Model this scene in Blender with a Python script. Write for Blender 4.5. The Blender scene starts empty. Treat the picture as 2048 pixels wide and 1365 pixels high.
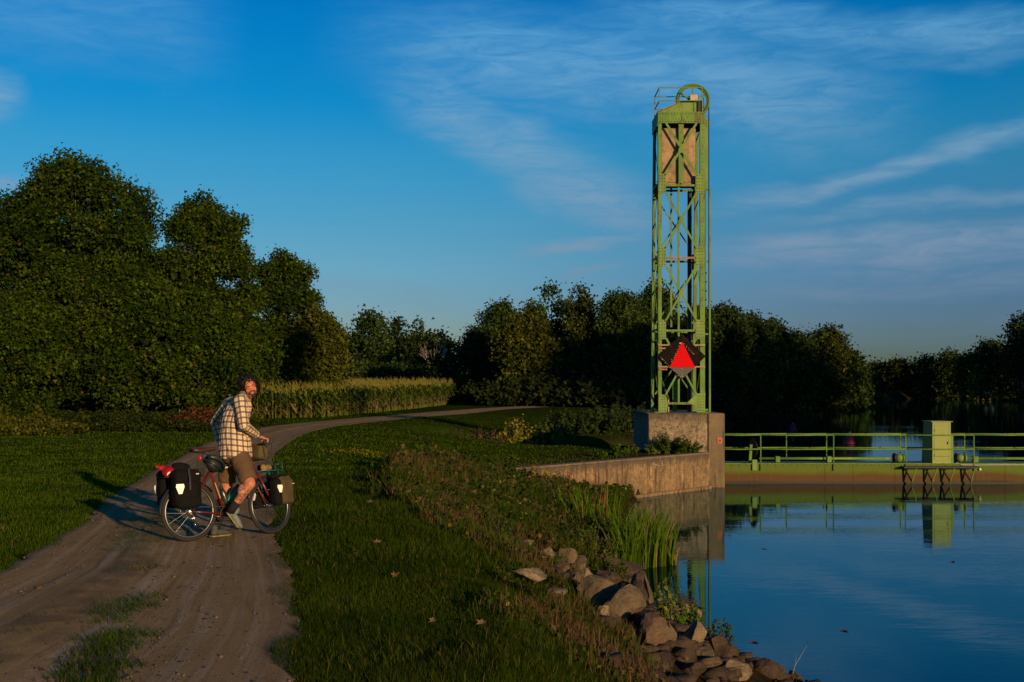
import bpy, bmesh, math, random
import numpy as np
from mathutils import Vector, Matrix, noise as mnoise
R = math.radians
rng = np.random.default_rng(7)
random.seed(7)
S = bpy.context.scene
COL = S.collection
# ------------------------------------------------------------------ camera
CAMH = 1.78; F = 2275.0; HY = 772.0
cam = bpy.data.cameras.new('camera'); camo = bpy.data.objects.new('camera', cam); COL.objects.link(camo)
camo.location = (0, 0, CAMH); camo.rotation_euler = (R(90), 0, 0)
cam.sensor_width = 36; cam.lens = 36 * F / 2048; cam.shift_y = (HY - 682.5) / 2048
cam.clip_start = 0.1; cam.clip_end = 5000
S.camera = camo
# ------------------------------------------------------------------ sun, sky, exposure
SUN_AZ = R(30.0)     # light travels 30 deg left of straight ahead
SUN_EL = R(9.0)
sl = bpy.data.lights.new('sun', 'SUN'); so = bpy.data.objects.new('sun', sl); COL.objects.link(so)
sl.energy = 5.0; sl.angle = R(0.6); sl.color = (1.0, 0.66, 0.34)
tosun = Vector((math.sin(SUN_AZ) * math.cos(SUN_EL), -math.cos(SUN_AZ) * math.cos(SUN_EL), math.sin(SUN_EL)))
so.rotation_euler = tosun.to_track_quat('Z', 'Y').to_euler(); so.location = (30, -50, 30)
S.view_settings.view_transform = 'Standard'; S.view_settings.look = 'None'
S.view_settings.gamma = 1; S.view_settings.use_curve_mapping = False
S.view_settings.exposure = 0.0

class NT:
    """small helper to write node trees"""
    def __init__(s, tree):
        s.t = tree; s.n = tree.nodes; s.l = tree.links; s.n.clear()
    def node(s, typ, ins=None, **kw):
        nd = s.n.new(typ)
        for k, v in kw.items(): setattr(nd, k, v)
        for k, v in (ins or {}).items(): s.set(nd.inputs[k], v)
        return nd
    def set(s, sock, v):
        if isinstance(v, bpy.types.NodeSocket): s.l.new(v, sock)
        else: sock.default_value = v
    def m(s, op, a, b=0.0, c=None, clamp=False):
        nd = s.node('ShaderNodeMath', operation=op, use_clamp=clamp)
        s.set(nd.inputs[0], a); s.set(nd.inputs[1], b)
        if c is not None: s.set(nd.inputs[2], c)
        return nd.outputs[0]
    def mix(s, f, a, b, blend='MIX'):
        nd = s.node('ShaderNodeMix', data_type='RGBA', blend_type=blend)
        s.set(nd.inputs[0], f); s.set(nd.inputs[6], a); s.set(nd.inputs[7], b)
        return nd.outputs[2]
    def ramp(s, f, stops):
        nd = s.node('ShaderNodeValToRGB'); e = nd.color_ramp.elements
        while len(e) < len(stops): e.new(0.5)
        for q, (p, c) in zip(e, stops): q.position = p; q.color = c if len(c) == 4 else (*c, 1)
        s.l.new(f, nd.inputs[0]); return nd.outputs[0]
    def noise(s, vec, scale, detail=4, rough=0.55, dist=0.0):
        nd = s.node('ShaderNodeTexNoise'); nd.inputs['Scale'].default_value = scale
        nd.inputs['Detail'].default_value = detail; nd.inputs['Roughness'].default_value = rough
        nd.inputs['Distortion'].default_value = dist
        if vec is not None: s.l.new(vec, nd.inputs['Vector'])
        return nd.outputs[0]
    def mapping(s, vec, scale=(1, 1, 1), rot=(0, 0, 0), loc=(0, 0, 0)):
        nd = s.node('ShaderNodeMapping', {'Scale': scale, 'Rotation': rot, 'Location': loc})
        s.l.new(vec, nd.inputs['Vector']); return nd.outputs[0]
    def smooth(s, v, a, b):
        nd = s.node('ShaderNodeMapRange', interpolation_type='SMOOTHSTEP')
        s.set(nd.inputs[0], v); nd.inputs[1].default_value = a; nd.inputs[2].default_value = b
        return nd.outputs[0]

w = bpy.data.worlds.new('World'); S.world = w; w.use_nodes = True
t = NT(w.node_tree)
sky = t.node('ShaderNodeTexSky', sky_type='NISHITA'); sky.sun_disc = False
sky.sun_elevation = SUN_EL
sky.sun_rotation = math.pi - SUN_AZ
sky.altitude = 100; sky.air_density = 1.0; sky.dust_density = 0.6; sky.ozone_density = 2.0
tc = t.node('ShaderNodeTexCoord').outputs['Generated']
sep = t.node('ShaderNodeSeparateXYZ', {0: tc})
X_, Y_, Z_ = sep.outputs
az = t.m('ARCTAN2', X_, Y_); el = t.m('ARCSINE', Z_)
hs = t.node('ShaderNodeHueSaturation', {'Saturation': 1.45, 'Value': 1.0, 'Hue': 0.5, 'Color': sky.outputs[0]})
tint = t.mix(1.0, hs.outputs[0], (0.62, 0.96, 1.12, 1), 'MULTIPLY')
# deepen towards the zenith, greyer near the horizon (a clear evening sky opposite the sun)
elf = t.smooth(el, 0.0, 0.42)
grad = t.ramp(t.m('DIVIDE', el, 1.5708), [(0, (0.74, 0.58, 0.92)), (0.04, (0.84, 0.68, 0.98)), (0.078, (0.76, 0.80, 0.92)), (0.127, (0.50, 0.97, 1.04)), (0.155, (0.12, 0.96, 1.12)),
                                         (0.197, (0.03, 0.95, 1.18)), (0.28, (0.03, 0.70, 1.05)), (1, (0.03, 0.30, 0.60))])
side = t.m('MULTIPLY', t.smooth(az, -0.15, 0.38), t.m('SUBTRACT', 1.0, t.smooth(el, 0.06, 0.24)))
base = t.mix(1.0, tint, grad, 'MULTIPLY')
base = t.mix(side, base, t.mix(1.0, base, (0.56, 0.66, 0.86, 1), 'MULTIPLY'))
# thin cirrus: noise on a high cloud plane, plus long streaks
zc = t.m('ADD', t.m('MAXIMUM', Z_, 0.0), 0.09)
cx = t.m('DIVIDE', X_, zc); cy = t.m('DIVIDE', Y_, zc)
cv = t.node('ShaderNodeCombineXYZ', {0: cx, 1: cy, 2: 0.0}).outputs[0]
cvr = t.mapping(cv, (0.55, 1.5, 1), (0, 0, R(-28)))
n1 = t.noise(cvr, 0.9, 7, 0.62, 0.5); n2 = t.noise(t.mapping(cv, (.5, .8, 1), (0, 0, R(20)), (3, 1, 0)), 0.55, 3, 0.5)
cir = t.m('MULTIPLY', t.smooth(n1, 0.42, 0.86), t.smooth(n2, 0.40, 0.68))
wob = t.m('MULTIPLY', t.m('SUBTRACT', t.noise(t.mapping(tc, (1, 1, 3)), 4.5, 4, 0.6), 0.5), 0.075)
fine = t.noise(t.mapping(tc, (6, 6, 30), (0, R(8), 0)), 3.0, 6, 0.65, 0.7)
def px2(x, y): return math.atan((x - 1024) / F), math.atan((HY - y) / math.hypot(F, x - 1024))
def streak(x0, y0, x1, y1, w0, amp):
    a0, e0 = px2(x0, y0); a1, e1 = px2(x1, y1)
    L = math.hypot(a1 - a0, e1 - e0); dx, dy = (a1 - a0) / L, (e1 - e0) / L
    pa = t.m('SUBTRACT', az, a0); pe = t.m('ADD', t.m('SUBTRACT', el, e0), wob)
    al = t.m('ADD', t.m('MULTIPLY', pa, dx), t.m('MULTIPLY', pe, dy))
    ac = t.m('ABSOLUTE', t.m('SUBTRACT', t.m('MULTIPLY', pe, dx), t.m('MULTIPLY', pa, dy)))
    ww = w0 / F
    core = t.m('SUBTRACT', 1.0, t.smooth(ac, ww * 0.05, ww))
    ends = t.m('MULTIPLY', t.smooth(al, -L * 0.12, L * 0.25), t.m('SUBTRACT', 1.0, t.smooth(al, L * 0.8, L * 1.15)))
    return t.m('MULTIPLY', t.m('MULTIPLY', core, ends), amp)
tot = t.m('MULTIPLY', cir, 0.34)
for a in [(1430, 400, 2150, 235, 42, .85), (760, 130, 1330, 425, 95, .75), (720, 50, 1750, 190, 140, .75), (900, 240, 1120, 380, 60, .5), (880, 40, 1160, 120, 60, .6),
          (1180, 25, 2200, 60, 62, .7), (1400, 500, 2200, 495, 60, .85), (1500, 440, 2200, 380, 30, .5), (1040, 495, 1300, 455, 22, .7), (1480, 575, 2150, 560, 45, .6),
          (-250, 370, 60, 352, 34, .9), (-200, 185, 40, 190, 50, .8), (-300, -40, 420, 60, 160, .35), (1120, 548, 1240, 522, 16, .7), (1280, 90, 2150, 110, 40, .35),
          (600, 560, 900, 600, 35, .2), (1300, 650, 2300, 640, 70, .2)]:
    tot = t.m('MAXIMUM', tot, streak(*a))
dens = t.m('MULTIPLY', tot, t.m('ADD', 0.35, t.m('MULTIPLY', t.smooth(fine, 0.25, 0.72), 0.75)), clamp=True)
dens = t.m('MULTIPLY', dens, 0.92, clamp=True)
cloudc = t.ramp(elf, [(0, (1.4, 2.0, 2.9)), (0.20, (2.1, 3.1, 4.4)), (0.55, (2.0, 3.8, 5.6)), (0.8, (1.4, 4.0, 6.6)), (1, (1.1, 3.7, 6.8))])
col = t.mix(dens, base, cloudc)
bg = t.node('ShaderNodeBackground', {'Color': col, 'Strength': 0.10})
t.node('ShaderNodeOutputWorld', {'Surface': bg.outputs[0]})

# ------------------------------------------------------------------ object helpers
def tag(o, label=None, cat=None, group=None, kind=None):
    if label: o['label'] = label
    if cat: o['category'] = cat
    if group: o['group'] = group
    if kind: o['kind'] = kind
    return o
def empty(name, loc=(0, 0, 0), rot=(0, 0, 0), label=None, cat=None, group=None):
    o = bpy.data.objects.new(name, None); COL.objects.link(o); o.location = loc; o.rotation_euler = rot
    o.empty_display_size = 0.1
    return tag(o, label, cat, group)
def link(name, me, mat, parent=None, loc=None, smooth=False):
    o = bpy.data.objects.new(name, me); COL.objects.link(o)
    if mat is not None:
        for q in (mat if isinstance(mat, (list, tuple)) else [mat]): me.materials.append(q)
    if parent: o.parent = parent
    if loc is not None: o.location = loc
    if smooth: me.polygons.foreach_set('use_smooth', [True] * len(me.polygons))
    return o
def npmesh(name, V, Fc, n, cols=None, colname='Col'):
    """mesh from numpy: V (k,3), Fc (m,n) faces of n corners, optional per-vertex colours"""
    me = bpy.data.meshes.new(name)
    V = np.ascontiguousarray(V, dtype=np.float32); Fc = np.ascontiguousarray(Fc, dtype=np.int32)
    me.vertices.add(len(V)); me.vertices.foreach_set('co', V.ravel())
    me.loops.add(Fc.size); me.loops.foreach_set('vertex_index', Fc.ravel())
    me.polygons.add(len(Fc)); me.polygons.foreach_set('loop_start', np.arange(0, Fc.size, n, dtype=np.int32))
    me.polygons.foreach_set('loop_total', np.full(len(Fc), n, dtype=np.int32))
    if cols is not None:
        at = me.color_attributes.new(colname, 'FLOAT_COLOR', 'POINT')
        c4 = np.ones((len(V), 4), np.float32); c4[:, :3] = cols; at.data.foreach_set('color', c4.ravel())
    me.update(calc_edges=True); me.validate(); return me
class MB:
    """collects simple shapes in one bmesh"""
    def __init__(s): s.b = bmesh.new()
    def box(s, c, d, rot=None, bev=0.0):
        r = bmesh.ops.create_cube(s.b, size=1.0); vs = r['verts']
        bmesh.ops.scale(s.b, vec=d, verts=vs)
        if bev > 0:
            es = list({e for v in vs for e in v.link_edges})
            q = bmesh.ops.bevel(s.b, geom=es, offset=bev, segments=1, affect='EDGES')
            vs = list({v for f in q['faces'] for v in f.verts} | {v for v in vs if v.is_valid})
        M = (rot.to_4x4() if rot is not None else Matrix.Identity(4)); M = Matrix.Translation(c) @ M
        bmesh.ops.transform(s.b, matrix=M, verts=vs); return s
    def box2(s, a, b, bev=0.0):
        a = Vector(a); b = Vector(b)
        return s.box((a + b) / 2, [abs(q) for q in (b - a)], bev=bev)
    def bar(s, a, b, w, h=None, up=(0, 0, 1)):
        """rectangular bar from a to b; w is across, h along 'up'"""
        a = Vector(a); b = Vector(b); d = b - a; L = d.length
        if L < 1e-6: return s
        d.normalize(); u = Vector(up)
        if abs(d.dot(u)) > 0.98: u = Vector((0, 1, 0)) if abs(d.y) < .9 else Vector((1, 0, 0))
        x = d.cross(u).normalized(); y = x.cross(d).normalized()
        M = Matrix((x, d, y)).transposed()
        return s.box((a + b) / 2, (w, L, h if h else w), M)
    def tube(s, pts, r, seg=8, cap=True):
        pts = [Vector(p) for p in pts]; n = len(pts)
        rs = r if isinstance(r, (list, tuple)) else [r] * n
        rings = []; prev = None
        for i, p in enumerate(pts):
            d = (pts[min(i + 1, n - 1)] - pts[max(i - 1, 0)]).normalized()
            if prev is None:
                x = d.cross(Vector((0, 0, 1)) if abs(d.z) < .9 else Vector((1, 0, 0))).normalized()
            else:
                x = (prev - d * prev.dot(d)).normalized()
            prev = x; y = d.cross(x)
            rings.append([s.b.verts.new(p + (x * math.cos(a) + y * math.sin(a)) * rs[i]) for a in [2 * math.pi * k / seg for k in range(seg)]])
        for i in range(n - 1):
            for k in range(seg):
                s.b.faces.new((rings[i][k], rings[i][(k + 1) % seg], rings[i + 1][(k + 1) % seg], rings[i + 1][k]))
        if cap:
            try: s.b.faces.new(rings[0][::-1]); s.b.faces.new(rings[-1])
            except ValueError: pass
        return s
    def ring(s, c, axis, Rr, r, seg=40, ts=8, sq=(1, 1)):
        c = Vector(c); ax = Vector(axis).normalized()
        x = ax.cross(Vector((0, 0, 1)) if abs(ax.z) < .9 else Vector((1, 0, 0))).normalized(); y = ax.cross(x)
        rings = []
        for i in range(seg):
            a = 2 * math.pi * i / seg; d = x * math.cos(a) + y * math.sin(a)
            rings.append([s.b.verts.new(c + d * (Rr + r * sq[0] * math.cos(q)) + ax * (r * sq[1] * math.sin(q))) for q in [2 * math.pi * k / ts for k in range(ts)]])
        for i in range(seg):
            for k in range(ts):
                s.b.faces.new((rings[i][k], rings[(i + 1) % seg][k], rings[(i + 1) % seg][(k + 1) % ts], rings[i][(k + 1) % ts]))
        return s
    def disc(s, c, axis, r, th, seg=20):
        c = Vector(c); ax = Vector(axis).normalized()
        return s.tube([c - ax * th / 2, c + ax * th / 2], r, seg)
    def ball(s, c, r, sub=2, sc=(1, 1, 1), rot=None):
        q = bmesh.ops.create_icosphere(s.b, subdivisions=sub, radius=r)
        M = Matrix.Translation(c) @ (rot.to_4x4() if rot is not None else Matrix.Identity(4)) @ Matrix.Diagonal((*sc, 1))
        bmesh.ops.transform(s.b, matrix=M, verts=q['verts']); return s
    def prism(s, pts, depth):
        """polygon pts (3D, planar) extruded by vector depth"""
        dv = Vector(depth); a = [s.b.verts.new(Vector(p)) for p in pts]; b = [s.b.verts.new(Vector(p) + dv) for p in pts]
        n = len(a); s.b.faces.new(a); s.b.faces.new(b[::-1])
        for i in range(n): s.b.faces.new((a[(i + 1) % n], a[i], b[i], b[(i + 1) % n]))
        return s
    def mesh(s, name='m'):
        bmesh.ops.recalc_face_normals(s.b, faces=s.b.faces)
        me = bpy.data.meshes.new(name); s.b.to_mesh(me); s.b.free(); return me
    def build(s, name, mat, parent=None, smooth=False, loc=None):
        return link(name, s.mesh(name), mat, parent, loc, smooth)
def evalmesh(o):
    dg = bpy.context.evaluated_depsgraph_get(); dg.update()
    me = bpy.data.meshes.new_from_object(o.evaluated_get(dg)); o.modifiers.clear(); old = o.data; o.data = me
    return o
def dup(o, parent=None, loc=None, rot=None, label=None):
    c = o.copy(); COL.objects.link(c)
    if parent: c.parent = parent
    if loc is not None: c.location = loc
    if rot is not None: c.rotation_euler = rot
    if label: c['label'] = label
    for ch in list(o.children): dup(ch, c)
    return c

# ------------------------------------------------------------------ materials
def material(name):
    m = bpy.data.materials.new(name); m.use_nodes = True; return m, NT(m.node_tree)
def out(t, sh): t.node('ShaderNodeOutputMaterial', {'Surface': sh})
def simple(name, col, rough=0.6, metal=0.0, var=0.25, scale=6.0, bump=0.0, bscale=40.0, dirt=None, dirtamt=0.5, coat=0.0, spec=0.3):
    m, t = material(name); oc = t.node('ShaderNodeTexCoord').outputs['Object']
    n = t.noise(oc, scale, 5, 0.6)
    c = t.mix(t.m('MULTIPLY', t.smooth(n, 0.35, 0.7), var), (*col, 1), tuple(q * 0.45 for q in col) + (1,))
    if dirt:
        d = t.noise(oc, scale * 2.3, 6, 0.7)
        c = t.mix(t.m('MULTIPLY', t.smooth(d, 0.5, 0.68), dirtamt), c, (*dirt, 1))
    ins = {'Base Color': c, 'Roughness': rough, 'Metallic': metal, 'Coat Weight': coat, 'Specular IOR Level': spec}
    if bump:
        b = t.node('ShaderNodeBump', {'Strength': bump, 'Distance': 0.01, 'Height': t.noise(oc, bscale, 4, 0.6)})
        ins['Normal'] = b.outputs[0]
    out(t, t.node('ShaderNodeBsdfPrincipled', ins).outputs[0]); return m
def leafmat(name, trans=0.25, rough=0.6, mul=(1, 1, 1)):
    m, t = material(name)
    c = t.node('ShaderNodeAttribute', attribute_name='Col').outputs['Color']
    if mul != (1, 1, 1): c = t.mix(1.0, c, (*mul, 1), 'MULTIPLY')
    p = t.node('ShaderNodeBsdfPrincipled', {'Base Color': c, 'Roughness': rough, 'Specular IOR Level': 0.03})
    tr = t.node('ShaderNodeBsdfTranslucent', {'Color': c})
    out(t, t.node('ShaderNodeMixShader', {0: trans, 1: p.outputs[0], 2: tr.outputs[0]}).outputs[0]); return m
M_leaf = leafmat('leaf', 0.22)
M_grass = leafmat('grass_blade', 0.28, 0.7)
M_bark = simple('bark', (0.10, 0.075, 0.055), 0.9, var=0.6, scale=9, bump=0.5, bscale=25)
M_palebark = simple('pale_bark', (0.30, 0.25, 0.19), 0.9, var=0.5, scale=9)
# ------------------------------------------------------------------ terrain shape
WZ = -1.92
CANAL = [(5, -90), (3.6, 0), (3.7, 6), (3.8, 10), (3.8, 12.5), (3.6, 14.0), (3.05, 15.4), (2.6, 16.8), (2.3, 18.8), (2.1, 21), (2.15, 24), (2.7, 29), (3.5, 34), (4.0, 36.9),
         (4.29, 38.17), (6.93, 41.17), (7.5, 41.8), (7.6, 46.4), (7.9, 50), (10, 60), (13, 75), (18, 95), (27, 130), (41, 175), (59, 220), (80, 265),
         (98, 298), (112, 318), (124, 322), (126, 300), (122, 272), (104, 212), (82, 150), (62, 100), (48, 60), (42, 30), (42, -90)]
CP = np.array(CANAL, float)
def sdist(X, Y):
    """signed distance to the canal outline, positive on land"""
    X = np.asarray(X, float); Y = np.asarray(Y, float); best = np.full(X.shape, 1e9); ins = np.zeros(X.shape, bool); n = len(CP)
    for i in range(n):
        ax, ay = CP[i]; bx, by = CP[(i + 1) % n]; dx, dy = bx - ax, by - ay
        tt = np.clip(((X - ax) * dx + (Y - ay) * dy) / (dx * dx + dy * dy), 0, 1)
        best = np.minimum(best, np.hypot(X - ax - tt * dx, Y - ay - tt * dy))
        c = ((ay > Y) != (by > Y)) & (X < (bx - ax) * (Y - ay) / (by - ay + 1e-12) + ax); ins ^= c
    return np.where(ins, -best, best)
def sst(a, b, x): q = np.clip((x - a) / (b - a), 0, 1); return q * q * (3 - 2 * q)
def vnoise(X, Y, s, seed=0):
    """cheap smooth noise from sines"""
    r = np.random.default_rng(seed); z = 0
    for k in range(6):
        a = r.uniform(0, 6.28); f = (0.6 + 0.35 * k) / s; p = r.uniform(0, 6.28)
        z = z + np.sin((X * math.cos(a) + Y * math.sin(a)) * f * 6.28 + p + 1.3 * np.sin((Y * math.cos(a) - X * math.sin(a)) * f * 3.1 + p * 2)) / (1 + .4 * k)
    return z / 3.0
PL = [(-8.2, -20), (-6.2, 0), (-5.15, 6), (-4.97, 8.5), (-4.95, 11.0), (-5.55, 14.5), (-6.4, 17.8), (-7.45, 23.4), (-8.6, 30), (-9.5, 35), (-10.3, 41), (-10.75, 46), (-10.6, 50.5), (-10.0, 55), (-8.9, 61), (-7.4, 68), (-5.6, 77), (-2.7, 89), (1.6, 101), (8, 116), (18, 140)]
PR = [(-4.6, -20), (-2.6, 0), (-1.1, 6), (-1.5, 8.5), (-2.2, 11.3), (-2.9, 14), (-3.6, 17.3), (-5.0, 23.4), (-6.3, 30.5), (-7.0, 36), (-7.6, 41), (-7.85, 45), (-7.75, 49.5), (-7.2, 54), (-6.1, 60), (-4.7, 66.5), (-2.9, 75), (-0.2, 87), (4.0, 99), (10.4, 114), (20, 138)]
PLa = np.array(PL); PRa = np.array(PR)
def path_t(X, Y):
    """0 at the left edge, 1 at the right edge of the path, by distance along Y"""
    l = np.interp(Y, PLa[:, 1], PLa[:, 0]); r = np.interp(Y, PRa[:, 1], PRa[:, 0]); return (X - l) / (r - l)
DITCH = np.array([(-7, 50.5), (-3.0, 50.5), (1, 50.0), (5, 49.5), (9, 51)])
def segdist(X, Y, P):
    best = np.full(np.shape(X), 1e9)
    for i in range(len(P) - 1):
        ax, ay = P[i]; dx, dy = P[i + 1] - P[i]
        tt = np.clip(((X - ax) * dx + (Y - ay) * dy) / (dx * dx + dy * dy), 0, 1)
        best = np.minimum(best, np.hypot(X - ax - tt * dx, Y - ay - tt * dy))
    return best
WSIGN = 1
WAx, WAy, WBx, WBy = 7.12, 41.0, -1.5, 31.2
_wl = math.hypot(WBx - WAx, WBy - WAy); wdx, wdy = (WBx - WAx) / _wl, (WBy - WAy) / _wl
def height(X, Y):
    X = np.asarray(X, float); Y = np.asarray(Y, float)
    s = sdist(X, Y)
    lawn = -0.62 * sst(-5, 1.5, X) * sst(16, 33, Y) * (1 - sst(60, 85, Y))
    nearwall = (Y > 30) & (Y < 47) & (X > -2) & (X < 9)
    pt = path_t(X, Y)
    off = np.where((pt > -0.1) & (pt < 1.1), 0.0, 1.0)
    lawn = lawn + 0.05 * vnoise(X, Y, 9, 3) * sst(0, 1.5, np.abs(pt - .5) * 2 - 1.0)
    wd = np.interp(Y, [8, 18, 28, 36, 48, 60], [4.0, 4.2, 5.2, 5.4, 3.5, 3.3]) + 0.5 * vnoise(X, Y, 5, 5)
    q = np.clip(s / wd, 0, 1)
    fr = 1 - (1 - q) ** np.interp(Y, [30, 55], [1.12, 1.5])
    bt = (X - WAx) * wdx + (Y - WAy) * wdy; bs = (X - WAx) * wdy - (Y - WAy) * wdx   # along and behind the wing wall
    bs = np.where(True, bs, bs)
    behind = sst(.20, .42, bs * WSIGN) * (bt > -3) * (1 - sst(12.2, 14, bt)) * (Y < 46)
    fr = fr * (1 - behind) + behind
    z = WZ - 0.04 + (lawn - WZ + 0.04) * fr
    k = sst(37.3, 38.2, Y) * (1 - sst(46.2, 47.2, Y)) * np.where(X < 20, 1, 0)
    zw = np.where(s > 0.0, lawn - .02, WZ - 0.5)
    z = z * (1 - k) + zw * k
    z = np.where(s < 0, np.maximum(WZ - 0.05 + s * 0.45, WZ - 1.6), z)
    dd = segdist(X, Y, DITCH); dep = 1.35 * (1 - sst(0.3, 3.6, dd)) * sst(-7.0, -2.5, X) * (s > 0)
    z = np.where(s > 0, np.maximum(z - dep, WZ + 0.1 - 0.15 * (dd < .5)) if True else z, z)
    z = z + 0.025 * vnoise(X, Y, 1.1, 9) * np.where(s > 0, 1, .3) * off
    return z
def hz(x, y): return float(height(np.array([x]), np.array([y]))[0])
def hit(px, py, dmin=5.0, dmax=400.0):
    """where the view ray through a photograph pixel meets the ground or the water"""
    D = np.exp(np.linspace(math.log(dmin), math.log(dmax), 3000)); X = (px - 1024) / F * D; Z = CAMH - (py - HY) / F * D
    g = np.maximum(height(X, D), WZ); i = int(np.argmax(Z <= g)) if (Z <= g).any() else len(D) - 1
    return Vector((X[i], D[i], max(float(g[i]), WZ)))
def at(px, py, D): return Vector(((px - 1024) / F * D, D, CAMH - (py - HY) / F * D))

def axis_pts(segs):
    o = []
    for a, b, n in segs: o += list(np.linspace(a, b, n, endpoint=False))
    return np.array(o + [segs[-1][1]])
gx = axis_pts([(-420, -60, 18), (-60, -18, 42), (-18, -8, 50), (-8, 10, 120), (10, 20, 30), (20, 60, 50), (60, 150, 60), (150, 700, 20)])
gy = axis_pts([(-80, 0, 30), (0, 6, 12), (6, 50, 300), (50, 60, 50), (60, 130, 90), (130, 350, 110), (350, 1500, 24)])
GX, GY = np.meshgrid(gx, gy); GZ = height(GX.ravel(), GY.ravel())
V = np.stack([GX.ravel(), GY.ravel(), GZ], 1); nx, ny = len(gx), len(gy)
ii, jj = np.meshgrid(np.arange(nx - 1), np.arange(ny - 1)); a0 = (jj * nx + ii).ravel()
FQ = np.stack([a0, a0 + 1, a0 + nx + 1, a0 + nx], 1)
s_ = sdist(GX.ravel(), GY.ravel())
band = (1 - sst(2.6, 4.4, s_ + 0.7 * vnoise(GX.ravel(), GY.ravel(), 3, 12)))
me = npmesh('ground', V, FQ, 4, np.stack([band, band * 0, band * 0], 1), 'Bank')
m, t = material('lawn_soil'); oc = t.node('ShaderNodeTexCoord').outputs['Object']
bk = t.node('ShaderNodeSeparateColor', {0: t.node('ShaderNodeAttribute', attribute_name='Bank').outputs['Color']}).outputs[0]
g = t.ramp(t.noise(oc, 0.9, 6, 0.65), [(0.3, (0.018, 0.036, 0.001)), (0.55, (0.030, 0.056, 0.002)), (0.75, (0.045, 0.056, 0.006))])
g = t.mix(t.smooth(t.noise(oc, 22, 4, 0.7), 0.45, 0.75), g, (0.030, 0.026, 0.012, 1))
g = t.mix(bk, g, t.ramp(t.noise(oc, 3, 6, 0.7), [(0.35, (0.020, 0.016, 0.009)), (0.7, (0.055, 0.040, 0.020))]))
b = t.node('ShaderNodeBump', {'Strength': 0.8, 'Distance': 0.06, 'Height': t.noise(oc, 14, 6, 0.7)})
out(t, t.node('ShaderNodeBsdfPrincipled', {'Base Color': g, 'Roughness': 0.95, 'Normal': b.outputs[0], 'Specular IOR Level': 0.0}).outputs[0])
tag(link('ground', me, m, smooth=True), 'mown grassy canal bank sloping down to the water', kind='structure')

# ------------------------------------------------------------------ gravel path
ys = axis_pts([(-20, 4, 24), (4, 30, 260), (30, 60, 150), (60, 136, 120)])
NU = 36; VV = []; CC = []
for y in ys:
    l = np.interp(y, PLa[:, 1], PLa[:, 0]); r = np.interp(y, PRa[:, 1], PRa[:, 0])
    jl = .12 * mnoise.noise((y * .7, 3, 0)) + 0.08 * mnoise.noise((y * 2.7, 7, 0)) + .06 * mnoise.noise((y * 9, 1, 0)); jr = .12 * mnoise.noise((y * .6, 13, 0)) + 0.08 * mnoise.noise((y * 2.3, 17, 0)) + .06 * mnoise.noise((y * 8, 11, 0))
    l0, r0 = l, r; l -= jl; r += jr
    for k in range(NU + 1):
        u = k / NU; x = l + (r - l) * u
        crown = 0.012 + 0.02 * math.exp(-((u - .42) / .08) ** 2) - 0.012 * math.exp(-((u - .2) / .1) ** 2) - 0.012 * math.exp(-((u - .68) / .12) ** 2)
        if k in (0, NU): crown = -0.03
        VV.append((x, y, crown)); CC.append(((x - l0) / (r0 - l0) + .012 * math.sin(y * .5), 0, 0))
VV = np.array(VV); VV[:, 2] += height(VV[:, 0], VV[:, 1]) + 0.004
n1_ = NU + 1; ii, jj = np.meshgrid(np.arange(NU), np.arange(len(ys) - 1)); a0 = (jj * n1_ + ii).ravel()
me = npmesh('path', VV, np.stack([a0, a0 + 1, a0 + n1_ + 1, a0 + n1_], 1), 4, np.array(CC), 'U')
m, t = material('stone_dust'); oc = t.node('ShaderNodeTexCoord').outputs['Object']
u = t.node('ShaderNodeSeparateColor', {0: t.node('ShaderNodeAttribute', attribute_name='U').outputs['Color']}).outputs[0]
n0 = t.noise(oc, 1.1, 5, 0.6); c = t.ramp(n0, [(0.3, (0.265, 0.172, 0.068)), (0.7, (0.325, 0.218, 0.090))])
us = t.m('ADD', u, t.m('MULTIPLY', t.m('SUBTRACT', t.noise(t.mapping(oc, (.12, .05, 1)), 1.0, 2), .5), .04))
uv = t.node('ShaderNodeCombineXYZ', {0: t.m('MULTIPLY', us, 46.0), 1: t.m('MULTIPLY', t.node('ShaderNodeSeparateXYZ', {0: oc}).outputs[1], 0.55), 2: 0.0}).outputs[0]
st = t.noise(t.mapping(uv, (.55, .5, 1)), 1.0, 5, 0.62)                                  # wheel lines along the path
c = t.mix(t.m('MULTIPLY', t.smooth(st, 0.46, 0.66), 0.55), c, (0.42, 0.33, 0.21, 1))
c = t.mix(t.m('MULTIPLY', t.smooth(t.noise(t.mapping(uv, (1, 1, 1), (0, 0, 0), (5, 9, 0)), 0.7, 4), 0.52, 0.72), 0.5), c, (0.11, 0.075, 0.040, 1))
mid = t.m('SUBTRACT', 1.0, t.smooth(t.m('ABSOLUTE', t.m('SUBTRACT', us, 0.43)), 0.03, 0.12))
c = t.mix(t.m('MULTIPLY', mid, t.m('MULTIPLY', t.smooth(t.noise(oc, 2.2, 5), .38, .62), 0.6)), c, (0.080, 0.062, 0.042, 1))
edge = t.smooth(t.m('ABSOLUTE', t.m('SUBTRACT', us, 0.5)), 0.36, 0.5)
rdg = t.m('SUBTRACT', 1.0, t.smooth(t.m('ABSOLUTE', t.m('SUBTRACT', us, .545)), .002, .016))
c = t.mix(t.m('MULTIPLY', rdg, t.m('MULTIPLY', t.smooth(t.noise(oc, 2.5, 4, .7), .35, .6), .55)), c, (.46, .38, .26, 1))
c = t.mix(t.m('MULTIPLY', edge, 0.5), c, (0.085, 0.058, 0.040, 1))
gr = t.noise(oc, 95, 3, 0.7); c = t.mix(t.m('MULTIPLY', t.smooth(gr, 0.52, 0.72), .55), c, (0.44, 0.36, 0.25, 1))
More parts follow.
